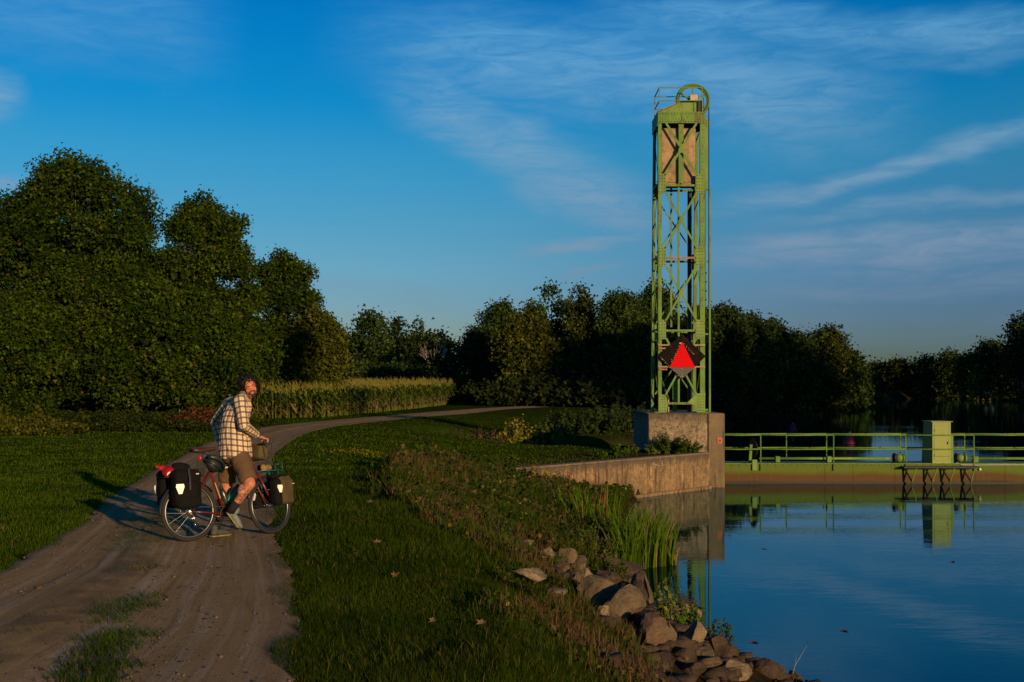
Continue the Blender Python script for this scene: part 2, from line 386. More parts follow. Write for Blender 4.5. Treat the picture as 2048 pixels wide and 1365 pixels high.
c = t.mix(t.m('MULTIPLY', t.smooth(t.noise(oc, 60, 3, .7), 0.55, 0.72), .6), c, (0.055, 0.043, 0.036, 1))
hgt = t.m('ADD', t.m('MULTIPLY', gr, 0.5), t.m('ADD', t.m('MULTIPLY', t.noise(oc, 9, 5, .7), .5), t.m('MULTIPLY', st, 1.0)))
b = t.node('ShaderNodeBump', {'Strength': 0.7, 'Distance': 0.012, 'Height': hgt})
out(t, t.node('ShaderNodeBsdfPrincipled', {'Base Color': c, 'Roughness': 0.95, 'Normal': b.outputs[0], 'Specular IOR Level': 0.0}).outputs[0])
tag(link('path', me, m, smooth=True), 'two track stone dust towpath curving away with a grassy middle', kind='structure')

# ------------------------------------------------------------------ water
m, t = material('canal_water'); oc = t.node('ShaderNodeTexCoord').outputs['Object']
w1 = t.noise(t.mapping(oc, (0.9, 2.6, 1)), 0.9, 3, 0.5); w2 = t.noise(t.mapping(oc, (3, 9, 1)), 1.0, 2, 0.5)
big = t.smooth(t.noise(oc, 0.12, 3), 0.4, 0.7)
h_ = t.m('ADD', w1, t.m('MULTIPLY', w2, 0.22))
b = t.node('ShaderNodeBump', {'Strength': t.m('ADD', 0.03, t.m('MULTIPLY', big, 0.07)), 'Distance': 0.05, 'Height': h_})
deep = t.node('ShaderNodeBsdfDiffuse', {'Color': (0.001, 0.008, 0.014, 1)})
gl = t.node('ShaderNodeBsdfGlossy', {'Color': (0.66, 0.90, 1, 1), 'Roughness': 0.02, 'Normal': b.outputs[0]})
fr = t.node('ShaderNodeFresnel', {'IOR': 1.34, 'Normal': b.outputs[0]})
out(t, t.node('ShaderNodeMixShader', {0: fr.outputs[0], 1: deep.outputs[0], 2: gl.outputs[0]}).outputs[0])
me = npmesh('water', np.array([(x, y, WZ) for x, y in [(0.5, -85), (90, -85), (160, 250), (160, 340), (90, 340), (1.5, 60)]]), np.array([[0, 1, 2, 3, 4, 5]]), 6)
tag(link('water', me, m), 'calm dark blue canal water with mirror reflections', kind='structure')

# ------------------------------------------------------------------ grass
def blades(n, P, h, w, lean=0.5, cols=None, seg2=False):
    """n curved blades at points P (n,3); h, w arrays; returns verts, tris, colours"""
    th = rng.uniform(0, 2 * np.pi, n); ld = rng.uniform(0, 2 * np.pi, n); la = rng.uniform(0.05, 1, n) * lean * h
    tx = np.stack([np.cos(th), np.sin(th), np.zeros(n)], 1) * (w / 2)[:, None]
    tip = P + np.stack([np.cos(ld) * la, np.sin(ld) * la, h * np.sqrt(np.clip(1 - (la / h) ** 2 * .6, .2, 1))], 1)
    if not seg2:
        V = np.concatenate([P - tx, P + tx, tip], 1).reshape(-1, 3); Fc = np.arange(3 * n).reshape(n, 3)
        return V, Fc, np.repeat(cols, 3, 0)
    mid = P + (tip - P) * 0.55; mid[:, 2] = P[:, 2] + (tip[:, 2] - P[:, 2]) * 0.68
    V = np.concatenate([P - tx, P + tx, mid + tx * .8, mid - tx * .8, tip], 1).reshape(-1, 3)
    b_ = (np.arange(n) * 5)[:, None]; Fc = np.concatenate([b_ + [0, 1, 2], b_ + [0, 2, 3], b_ + [3, 2, 4]], 1).reshape(-1, 3)
    return V, Fc, np.repeat(cols, 5, 0)
def mixcol(c0, c1, f): return np.array(c0)[None] * (1 - f[:, None]) + np.array(c1)[None] * f[:, None]
def grass_cols(P, n):
    f = np.clip(0.5 + 0.5 * vnoise(P[:, 0], P[:, 1], 2.2, 21) + rng.normal(0, .22, n), 0, 1)
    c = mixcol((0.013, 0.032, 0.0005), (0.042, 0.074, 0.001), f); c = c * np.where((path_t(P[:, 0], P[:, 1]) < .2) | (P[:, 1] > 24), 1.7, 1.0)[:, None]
    dry = rng.random(n) < np.clip(0.10 + 0.10 * vnoise(P[:, 0], P[:, 1], 1.3, 8), 0, 1); c[dry] = mixcol((0.12, 0.09, 0.03), (0.06, 0.055, 0.015), rng.random(dry.sum()))
    return c * rng.uniform(.7, 1.25, n)[:, None]
def scatter(n, d0, d1, xl, xr, p=1.0):
    """points whose density falls with distance from the viewpoint"""
    q = rng.random(n); D = (d0 ** -p + q * (d1 ** -p - d0 ** -p)) ** (-1 / p) if p > 0 else d0 + q * (d1 - d0)
    X = rng.uniform(xl, xr, n) * D; return X, D
X, D = scatter(640000, 5.6, 75, -0.60, 0.36, 0.9)
s_ = sdist(X, D); pt = path_t(X, D); jag = 0.035 * np.sin(D * 3.1) + 0.05 * vnoise(X, D, 0.8, 4)
keep = ((pt < 0.03 + jag) | (pt > 0.965 + jag)) & (~((s_ < 6.5) & (D < 37.5) & (((X - WAx) * wdy - (D - WAy) * wdx) * WSIGN < .45)) | (s_ > np.interp(D, [6, 12, 16, 20, 26, 31, 33], [3.0, 3.3, 3.5, 3.8, 4.3, 3.4, 2.2]) + .5 * vnoise(X, D, 1.6, 12) + rng.normal(0, .12, len(X)))) & ~((D > 36) & (s_ < .7))
X, D = X[keep], D[keep]; P = np.stack([X, D, height(X, D) - 0.005], 1); n = len(P)
sc = np.clip(D / 14, 0.75, 3.2)
tall = np.clip(1 + .5 * vnoise(X, D, 2.5, 31), .5, 1.8) * (1 + 0.5 * (s_[keep] < 5.5) * (D < 30))
V, Fc, C = blades(n, P, rng.uniform(.02, .065, n) * tall * np.clip(sc, .8, 1.25), 0.0065 * sc * rng.uniform(.7, 1.4, n), .75, grass_cols(P, n))
tag(link('grass', npmesh('grass', V, Fc, 3, C), M_grass), 'short mown grass of the bank beside the towpath', 'grass', kind='stuff')
# grass strip in the middle of the path: tufts in patches
X, D = scatter(230000, 5.6, 75, -0.60, 0.1, 0.7); pt = path_t(X, D)
msk = np.zeros(len(X), bool)
for (px, py, rx, ry, dn) in [(245, 1222, .22, .60, 1), (222, 1290, .23, .45, 1), (195, 1335, .26, .26, .8), (190, 1365, .24, .2, .8), (282, 1092, .22, .66, 1), (285, 1140, .18, .34, .9), (235, 1150, .12, .2, .6),
                             (300, 1065, .26, .9, .9), (310, 1045, .26, .9, .9), (225, 1215, .15, .2, .5), (295, 1193, .1, .12, .5)]:
    y0 = CAMH * F / (py - HY); x0 = (px - 1024) / F * y0
    rr = np.hypot((X - x0) / rx, (D - y0) / ry) + .55 * vnoise(X, D, .30, 77) + rng.normal(0, .12, len(X))
    msk |= (rr < 1) & (rng.random(len(X)) < dn * np.clip(1.6 - rr * 1.3, 0, 1))
msk |= (D > 15) & (np.abs(pt - .42) < .07 + .04 * vnoise(X, D, 1.5, 78)) & (rng.random(len(X)) < .8)
msk |= (D <= 15) & (np.abs(pt - .43) < .06) & (vnoise(X, D, .3, 79) > .45) & (rng.random(len(X)) < .5)
X, D = X[msk], D[msk]; n = len(X); P = np.stack([X, D, height(X, D) + 0.005], 1); sc = np.clip(D / 12, .8, 3)
V, Fc, C = blades(n, P, rng.uniform(.035, .095, n), .007 * sc, 1.0, grass_cols(P, n) * 1.15)
tag(link('grass_tufts', npmesh('grass_tufts', V, Fc, 3, C), M_grass), 'low grass tufts along the middle of the towpath', 'grass', kind='stuff')

# loose stones on the path
n = 7000; X, D = scatter(n * 3, 5.8, 26, -0.55, 0.0, 1.2); pt = path_t(X, D); k = (pt > .02) & (pt < .98) & (rng.random(len(X)) < .25 + .6 * np.exp(-((pt - .42) / .12) ** 2) + .5 * (np.abs(pt - .5) > .38)); X, D = X[k][:n], D[k][:n]; n = len(X)
oc_ = np.array([(1, 0, 0), (0, 1, 0), (-1, 0, 0), (0, -1, 0), (0, 0, .7), (0, 0, -.4)], float); of_ = np.array([(0, 1, 4), (1, 2, 4), (2, 3, 4), (3, 0, 4)])
sz = rng.lognormal(math.log(.0065), .5, n).clip(.003, .022) * np.clip(D / 9, 1, 1.8); a = rng.uniform(0, 6.28, n)
v = oc_[None] * (sz[:, None, None] * rng.uniform(.6, 1.4, (n, 6, 3))); cs, sn = np.cos(a)[:, None], np.sin(a)[:, None]
v = np.stack([v[..., 0] * cs - v[..., 1] * sn, v[..., 0] * sn + v[..., 1] * cs, v[..., 2]], -1) + np.stack([X, D, height(X, D) + .012], 1)[:, None, :]
cc = mixcol((.10, .075, .05), (.34, .27, .18), rng.random(n) ** 1.4)
tag(link('gravel', npmesh('gravel', v.reshape(-1, 3), (of_[None] + (np.arange(n) * 6)[:, None, None]).reshape(-1, 3), 3, np.repeat(cc, 6, 0)), M_grass), 'loose gravel stones scattered over the towpath', 'gravel', kind='stuff')
# taller stalks and seed heads in the lawn
X, D = scatter(26000, 5.8, 45, -.58, .1, 1.0); pt = path_t(X, D); s_ = sdist(X, D); cl = vnoise(X, D, 1.3, 91) + rng.normal(0, .35, len(X))
k = ((pt < -.03) | (pt > 1.03)) & (s_ > 3) & ((cl > .65) | (rng.random(len(X)) < .08)); X, D = X[k], D[k]; n = len(X); P = np.stack([X, D, height(X, D)], 1)
c = mixcol((.025, .050, .002), (.065, .075, .008), rng.random(n)); dr_ = rng.random(n) < .15; c[dr_] = (.12, .09, .035)
V, Fc, C = blades(n, P, rng.uniform(.05, .12, n), .006 * np.clip(D / 11, .9, 2.2), .9, c, True)
tag(link('lawn_stalks', npmesh('lawn_stalks', V, Fc, 3, C), M_grass), 'taller uncut grass stalks scattered through the lawn', 'grass', kind='stuff')
# ------------------------------------------------------------------ trees and plants
def leaves(cent, nor, size, col, fold=0.25):
    """diamond leaves folded at the midrib: centres (n,3), normals, sizes"""
    n = len(cent); nor = nor / (np.linalg.norm(nor, axis=1, keepdims=True) + 1e-9)
    r = rng.normal(size=(n, 3)); a = np.cross(nor, r); a /= np.linalg.norm(a, axis=1, keepdims=True) + 1e-9; b = np.cross(nor, a)
    s = size[:, None]
    V = np.stack([cent - a * s * .55, cent + b * s * .42 + nor * s * fold * .4, cent + a * s * .55, cent - b * s * .42 + nor * s * fold * .4], 1).reshape(-1, 3)
    i = (np.arange(n) * 4)[:, None]; Fc = np.concatenate([i + [0, 1, 2], i + [0, 2, 3]], 1).reshape(-1, 3)
    return V, Fc, np.repeat(col, 4, 0)
def tri_leaves(cent, nor, size, col):
    n = len(cent); nor = nor / (np.linalg.norm(nor, axis=1, keepdims=True) + 1e-9); r = rng.normal(size=(n, 3)); a = np.cross(nor, r); a /= np.linalg.norm(a, axis=1, keepdims=True) + 1e-9; b = np.cross(nor, a); s = size[:, None]
    V = np.stack([cent - a * s * .62 - b * s * .3, cent + a * s * .6 - b * s * .25, cent + b * s * .68], 1).reshape(-1, 3); return V, np.arange(3 * n).reshape(n, 3), np.repeat(col, 3, 0)
def crown_mesh(name, lobes, nleaf, lsize, c0, c1, seed=0, tips=None, tipf=.035, hull=None):
    """lobes: list of (x,y,z,r,squash); leaves sit in small twigs on every lobe"""
    L = np.array([l[:4] for l in lobes]); sq = np.array([l[4] for l in lobes])
    wgt = L[:, 3] ** 2; idx = rng.choice(len(L), nleaf, p=wgt / wgt.sum())
    ntw = max(60, nleaf // 13); tw = rng.choice(len(L), ntw, p=wgt / wgt.sum())
    d = rng.normal(size=(ntw, 3)); d[:, 2] = d[:, 2] + .25; d /= np.linalg.norm(d, axis=1, keepdims=True)
    rad = L[tw, 3] * (0.50 + 0.62 * rng.random(ntw) ** .8)
    tc_ = L[tw, :3] + d * rad[:, None] * np.stack([np.ones(ntw), np.ones(ntw), sq[tw]], 1)
    if hull is not None:      # most twigs sit on one broad dome with bulges
        hx, hy, zc, hc, frac = hull; k = rng.random(ntw) < frac; nk = k.sum(); q = rng.normal(size=(nk, 3)); q /= np.linalg.norm(q, axis=1, keepdims=True)
        e = np.abs(q[:, 2]) ** 1.0; bul = 1 + .10 * np.sin(q[:, 0] * 5.1 + seed) * np.cos(q[:, 2] * 6.3 + seed * 2) + .07 * np.sin(q[:, 1] * 9 + q[:, 2] * 11 + seed) + .05 * np.sin(q[:, 0] * 17 + q[:, 2] * 13)
        sup = (np.abs(q[:, 0]) ** 2.5 + np.abs(q[:, 1]) ** 2.5 + np.abs(q[:, 2]) ** 2.5) ** (-1 / 2.5)
        rr = sup * bul * (.60 + .42 * rng.random(nk) ** .55); tc_[k] = np.stack([q[:, 0] * hx * rr, q[:, 1] * hy * rr, zc + q[:, 2] * hc * rr], 1); d[k] = q
    j = rng.integers(0, ntw, nleaf)
    cent = tc_[j] + rng.normal(size=(nleaf, 3)) * (lsize * 1.5) ; nor = d[j] * .6 + rng.normal(size=(nleaf, 3)) * .8 + [0, 0, .25]
    lobecol = np.clip(rng.normal(.45, .28, len(L)), 0, 1)
    f = np.clip(lobecol[tw[j]] + rng.normal(0, .18, nleaf) + rng.normal(0, .25, ntw)[j], 0, 1)
    c = mixcol(c0, c1, f) * (rng.uniform(.55, 1.4, nleaf) * rng.uniform(.7, 1.25, ntw)[j])[:, None]
    if tips is not None:
        k = rng.random(nleaf) < tipf * rng.random(ntw)[j] * 2; c[k] = np.array(tips) * rng.uniform(.7, 1.2, k.sum())[:, None]
    sz = lsize * rng.uniform(.7, 1.3, nleaf)
    V, Fc, C = tri_leaves(cent, nor, sz, c); return npmesh(name, V, Fc, 3, C)
def branchy(base, top, r0, nodes, tr, ground):
    mb = MB(); b = Vector(base); tp = Vector(top)
    pts = [b + (tp - b) * q + Vector((random.uniform(-.12, .12), random.uniform(-.12, .12), 0)) * (tp - b).length * q * (1 - q) for q in (0, .06, .2, .4, .6, .8, 1)]
    mb.tube(pts, [r0 * 1.35, r0 * 1.05, r0 * .9, r0 * .72, r0 * .5, r0 * .3, r0 * .1], 8)
    for q in nodes:
        q = Vector(q); hh = max(.12, min(.75, (q.z - b.z) / max(.1, (tp.z - b.z)) * .75 - .12)); st = b + (tp - b) * hh
        md = (st + q) / 2 + Vector((0, 0, (q - st).length * .10)); rr = r0 * random.uniform(.22, .38)
        mb.tube([st, md, q], [rr, rr * .6, rr * .2], 5)
    return mb
GREENS = {'maple': ((0.014, 0.034, 0.002), (0.050, 0.080, 0.004), (0.10, 0.072, 0.018)), 'mid': ((0.024, 0.048, 0.008), (0.055, 0.086, 0.014), None),
          'yellow': ((0.035, 0.052, 0.006), (0.095, 0.100, 0.012), (0.14, 0.11, 0.02)), 'dark': ((0.018, 0.036, 0.009), (0.040, 0.062, 0.014), None),
          'olive': ((0.030, 0.044, 0.006), (0.070, 0.080, 0.012), None), 'lime': ((0.075, 0.105, 0.012), (0.150, 0.165, 0.020), None)}
def tree(px, D, topy, rpx, label, kind='mid', low=0.12, nleaf=9000, ls=0.3, name='tree', cat='tree', nl=None, airy=False, droop=False, depth=1.0, group=None, x=None, H=None, rad=None, hullf=0.0):
    x = (px - 1024) / F * D if x is None else x
    g = hz(x, D); H = (CAMH + (HY - topy) / F * D - g) if H is None else H; r = rpx * D / F if rad is None else rad
    root = empty(name, (x, D, g - .05), label=label, cat=cat, group=group)
    z0 = H * low; hc = (H - z0) / 2; zc = z0 + hc; lobes = []
    nl = nl or max(9, int(9 + 4 * (H / max(r, .5)) + r * 2.2))
    lr = min(r, hc) * (0.27 if airy else .36)
    if hullf and D < 100: nl = int(nl * 1.9); lr *= .58
    for k in range(nl):
        if hullf:
            d = rng.normal(size=3); d /= np.linalg.norm(d); sp = (abs(d[0]) ** 2.9 + abs(d[1]) ** 2.9 + abs(d[2]) ** 2.9) ** (-1 / 2.9) * (rng.uniform(.70, 1.0) if k % 5 else rng.uniform(.15, .65)); l_ = lr * rng.uniform(.65, 1.35)
            lobes.append((d[0] * sp * (r - l_ * .9), d[1] * sp * (r - l_ * .9), zc + d[2] * sp * (hc - l_ * .9) * .97, l_, rng.uniform(.6, .85))); continue
        d = rng.normal(size=3); d /= np.linalg.norm(d); q = rng.random() ** .28
        zz = d[2] * q; wr = math.sqrt(max(0, 1 - abs(zz) ** 2.6)) * (1.0 if zz < 0.0 else 1.0)
        dh = np.array([d[0], d[1]]) / (math.hypot(d[0], d[1]) + 1e-6) * q * wr
        l_ = lr * rng.uniform(.7, 1.25)
        lobes.append((dh[0] * (r - l_ * .8), dh[1] * (r - l_ * .8) * depth, zc + zz * (hc - l_ * .8), l_, rng.uniform(.7, .95) if not droop else 1.3))
    if hullf:
        for (na, zn, rn) in ((7, .86, .40), (9, .70, .64), (3, .93, .16)):
            for q in range(na): a_ = 6.283 * (q + rng.random()) / na; l_ = lr * rng.uniform(.8, 1.2); lobes.append((math.cos(a_) * rn * r, math.sin(a_) * rn * r, zc + (2 * zn - 1) * hc - l_ * .3, l_, .8))
    lobes.append((rng.uniform(-.15, .15) * r, 0, H - lr * .75, lr * .85, .9))
    for sgn in (-1, 1):
        lobes.append((sgn * (r - lr * .8), rng.uniform(-.3, .3) * r, zc - hc * rng.uniform(-.1, .35), lr * .85, .85))
    if not airy and D > 70: lobes.append((0, 0, zc, min(r, hc) * .62, hc / max(r, .1) if hc > r else 1))
    c0, c1, tp = GREENS[kind]
    link('crown', crown_mesh('crown', lobes, nleaf, ls, c0, c1, tips=tp, seed=px * .1, hull=(r * .84, r * .84, zc, hc * .86, hullf * .12) if hullf > 9 else None), M_leaf, root)
    nodes = [(l[0] * .85, l[1] * .85, l[2] - l[3] * .3) for l in lobes[:min(nl, 34)]]
    branchy((0, 0, 0), (rng.uniform(-.1, .1) * r, 0, H * .86), max(.07, H * .018), nodes, None, g).build('trunk', M_bark, root, smooth=True)
    return root
# the row of maples left of the path
tree(500, 74, 640, 60, 'low dark tree behind the corn, left of the narrow maple', 'maple', .02, 14000, .19, 'maple_tree', hullf=.5)
tree(-15, 57, 392, 160, 'dark green maple cut off by the left edge of the view', 'maple', .03, 40000, .14, 'maple_tree', nl=30, hullf=.6)
tree(160, 57, 300, 174, 'tallest broad maple on the left with rusty tinted top leaves', 'maple', .03, 125000, .135, 'maple_tree', nl=92, hullf=.62)
tree(40, 52, 590, 130, 'low spreading maple under the tallest one, beside the left weeds', 'maple', .0, 40000, .135, 'maple_tree', nl=24, hullf=.6)
tree(398, 59, 388, 128, 'second tallest maple, between the tallest one and the slim crown', 'maple', .03, 84000, .135, 'maple_tree', nl=66, hullf=.6)
tree(275, 54, 545, 140, 'dense lower maple filling the gap between the two tallest', 'maple', .0, 50000, .135, 'maple_tree', nl=30, hullf=.6)
tree(570, 84, 502, 86, 'narrow maple with ragged top right of the two tallest', 'maple', .03, 40000, .17, 'maple_tree', nl=34, hullf=.45)
tree(415, 55, 610, 88, 'low dark maple directly behind the cyclist', 'maple', .0, 32000, .135, 'maple_tree', nl=20, hullf=.5)
tree(634, 82, 622, 58, 'rounded yellowish green tree at right end of the maple row', 'yellow', .02, 28000, .19, 'maple_tree', nl=20, hullf=.6)
# thin trees beyond the corn
tree(742, 150, 629, 50, 'tall leafy tree at left end of the group beyond the corn', 'mid', .12, 7000, .38, airy=True)
tree(712, 152, 668, 24, 'short tree at the outer left of the group beyond the corn', 'mid', .2, 2200, .38, airy=True)
tree(796, 153, 645, 34, 'second tree beyond the corn, thin pale trunk showing', 'dark', .16, 4200, .38, airy=True)
tree(832, 151, 647, 36, 'third tree beyond the corn with a flat top', 'dark', .16, 5000, .38, airy=True)
tree(878, 150, 664, 30, 'sparse tree right of the group beyond the corn, behind bare limbs', 'dark', .25, 2600, .36, airy=True)
for px, D, ty, r_, lb in [(720, 140, 728, 45, 'low shrub thicket behind the left part of the corn'), (800, 138, 722, 50, 'low shrub thicket behind the middle of the corn'),
                          (875, 135, 718, 45, 'dark shrub thicket at the right end of the corn'), (690, 330, 716, 60, 'far low trees seen between maple row and corn group')]:
    tree(px, D, ty, r_, lb, 'dark', 0.0, 3800, .38 * D / 140, 'shrub_thicket', 'shrub')
# the dead pale tree
root = empty('bare_tree', (at(872, 0, 146).x, 146, 0), label='leafless pale branching tree beyond the right part of the corn', cat='tree')
def limb(mb, p, d, L, r, lev):
    q = p + d * L; mb.tube([p, p + d * L * .5 + Vector((0, 0, L * .03)), q], [r, r * .8, r * .6], 5)
    if lev:
        for k in range(3 if lev > 1 else 2):
            nd = (d + Vector((random.uniform(-.6, .6), random.uniform(-.5, .5), random.uniform(0, .45)))).normalized(); limb(mb, q, nd, L * random.uniform(.55, .8), r * .55, lev - 1)
mb = MB(); limb(mb, Vector((0, 0, 0)), Vector((-.05, 0, 1)), 2.6, .17, 0); 
for k in range(5): limb(mb, Vector((-.1, 0, 2.3)), Vector((random.uniform(-.35, .45), random.uniform(-.3, .3), 1)).normalized(), 1.9, .10, 3)
mb.build('limbs', M_palebark, root)
# the wood on the left bank, behind the tower
WOOD = [(962, 116, 655, 46, 'left outermost tree of the wood, sloping down to the corn', 'dark', 8000), (1052, 106, 632, 62, 'rounded tree with golden green upper leaves at wood front', 'yellow', 11000),
        (1000, 124, 605, 44, 'tall tree behind the golden one, at its left shoulder', 'mid', 6000), (1100, 128, 570, 60, 'feathery open topped tree, highest left of the tower', 'mid', 9000),
        (1158, 122, 574, 34, 'slim poplar like tree with twin tips left of the tower', 'olive', 6000), (1130, 108, 690, 60, 'dark rounded tree in the shade of the wood', 'dark', 7000),
        (1195, 126, 640, 40, 'mid height tree filling the dip in the wood', 'dark', 5000), (1240, 120, 583, 50, 'dense tree with a bare limb left of the tower', 'mid', 9000),
        (1215, 106, 700, 50, 'low shaded tree left of the concrete pier', 'dark', 6000), (1285, 112, 650, 40, 'leafy tree just left of the tower legs', 'olive', 6000),
        (1312, 126, 566, 40, 'tall tree seen through the middle of the tower', 'mid', 7000), (1352, 118, 640, 50, 'tree seen through the tower below its middle', 'dark', 7000),
        (1395, 124, 618, 40, 'dark tree seen through the right side of the tower', 'dark', 6000), (1452, 134, 612, 50, 'tallest tree immediately right of the tower', 'dark', 8500),
        (1500, 142, 632, 40, 'pointed tree second right of the tower', 'dark', 6500), (1440, 120, 720, 48, 'low olive tree at foot of the tower on the right', 'olive', 5500),
        (1545, 150, 640, 40, 'spiky topped tree third right of the tower', 'mid', 6500), (1590, 158, 664, 36, 'tree tucked between spiky tree and big round one', 'dark', 5500),
        (1652, 172, 655, 48, 'big round topped tree near the bend of the canal', 'olive', 10000), (1700, 190, 708, 34, 'smallest tree sloping down to the canal bend', 'mid', 5000),
        (1525, 138, 692, 34, 'yellowish bush tree over the far left bank', 'yellow', 4500), (1590, 146, 726, 34, 'low dark tree over the far left bank', 'mid', 4000),
        (1480, 126, 730, 36, 'low dark tree by the water right of the tower', 'dark', 4500), (1640, 160, 735, 40, 'underbrush tree below the big round one', 'olive', 4500)]
for px, D, ty, r_, lb, kd, nf in WOOD:
    tree(px, D, ty, r_ * 1.12, lb, kd, 0.0, int(nf * 1.9), .27 * D / 125, hullf=0 if ('feathery' in lb or 'slim' in lb) else .45, airy=('feathery' in lb or 'slim' in lb))
FAR = [(1752, 330, 733, 30, 'far tree left of the gap at canal end', 'olive'), (1800, 325, 722, 40, 'far pale round tree at canal end', 'olive'), (1855, 318, 716, 36, 'far tree with feathery top at canal end', 'dark'),
       (1905, 310, 706, 38, 'far dark tree before the tall pair', 'dark'), (1945, 292, 712, 36, 'far tree left of the tall pale tree', 'mid'), (1978, 286, 682, 42, 'tall pale trunked tree on the right far bank', 'mid'),
       (2030, 276, 700, 40, 'dark tree behind the drooping one at right edge', 'dark'), (2045, 262, 628, 36, 'tall drooping dark tree at the right edge of view', 'dark'), (1955, 282, 735, 16, 'small lime green bush tree on the right far bank', 'lime'),
       (2002, 279, 752, 12, 'tiny golden bush at water on the right far bank', 'lime'), (1720, 300, 745, 40, 'low far trees behind the canal bend', 'dark'), (2090, 268, 660, 45, 'tree just beyond the right edge of view', 'dark'),
       (1830, 335, 738, 60, 'low dense thicket at the canal end', 'dark'), (1770, 335, 745, 50, 'left low thicket at the canal end', 'dark'), (1900, 322, 742, 50, 'right low thicket at the canal end', 'dark')]
for px, D, ty, r_, lb, kd in FAR:
    tree(px, D, ty, r_, lb, kd, 0.0, 5200 if r_ > 20 else 1200, .60 if r_ > 20 else .45, hullf=.4, droop='drooping' in lb)
# trees on the near right bank, beyond the right edge of the photograph; their shade falls on the wood
k = 0
RB = ['southernmost tree','second tree','third tree','fourth tree','fifth tree','sixth tree','seventh tree','eighth tree','ninth tree','tenth tree','eleventh tree','farthest tree']
for (x, y, H, rr) in [(51, 30, 21, 6), (53, 41, 21, 6), (57, 52, 20, 6), (62, 63, 21, 6.5), (67, 76, 20, 6.5), (73, 90, 20, 6.5), (78, 104, 19, 6.5), (86, 122, 20, 7), (96, 144, 20, 7), (107, 168, 20, 7.5), (118, 195, 20, 8), (133, 225, 20, 8)]:
    tree(0, y, 0, 0, RB[k] + ' of the row on the right bank, outside the frame', 'mid', .02, 5200, .85, hullf=.5, name='bank_tree', group='trees along the right bank outside the view', x=x, H=H, rad=rr); k += 1
# weeds at the foot of the maples
def leafy_patch(name, pts, h0, h1, n, ls, c0, c1, label, cat, stuff=True):
    """dense ground plants: stems are hidden by leaves; pts = list of (x,y,r)"""
    A = np.array(pts); i = rng.integers(0, len(A), n); a = rng.uniform(0, 6.28, n); q = np.sqrt(rng.random(n)) * A[i, 2]
    X = A[i, 0] + np.cos(a) * q; Y = A[i, 1] + np.sin(a) * q
    hh = (h0 + (h1 - h0) * (.5 + .5 * vnoise(X, Y, 1.2, 51)).clip(0, 1)) * (1 - .55 * (q / A[i, 2]) ** 2)
    Z = height(X, Y) + hh * rng.random(n) ** .6
    c = mixcol(c0, c1, np.clip(.5 + .6 * vnoise(X, Y, .9, 52) + rng.normal(0, .3, n), 0, 1)) * rng.uniform(.5, 1.3, n)[:, None]
    V, Fc, C = leaves(np.stack([X, Y, Z], 1), rng.normal(size=(n, 3)) * .8 + [0, -.3, .6], ls * rng.uniform(.6, 1.4, n), c)
    o = link(name, npmesh(name, V, Fc, 3, C), M_leaf)
    return tag(o, label, cat, kind='stuff' if stuff else None)
pts = [(at(x, 0, 47).x, 47 - x * .003, 1.8) for x in range(-80, 470, 35)] + [(at(x, 0, 50).x, 50, 2.4) for x in range(-80, 480, 40)]
leafy_patch('undergrowth', pts, .1, 1.0, 52000, .10, (0.012, 0.024, 0.003), (0.040, 0.052, 0.006), 'dark weedy undergrowth along the foot of the maple row', 'undergrowth')  # leaf colours darkened to stand in for shade under the maples
leafy_patch('weed_patch', [(at(x, 0, 43).x, 43 - .005 * x, 1.7) for x in (-60, -20, 20, 60, 90)], .1, 1.1, 12000, .10, (0.030, 0.045, 0.004), (0.095, 0.095, 0.010), 'yellow green weeds in front of the leftmost maples', 'weeds')
leafy_patch('bramble_patch', [(at(x, 0, 46).x, 46, 1.2) for x in (385, 415, 440)], .5, 1.25, 9000, .09, (0.07, 0.030, 0.012), (0.12, 0.055, 0.02), 'reddish brown dry brambles left of the cyclist', 'brambles')
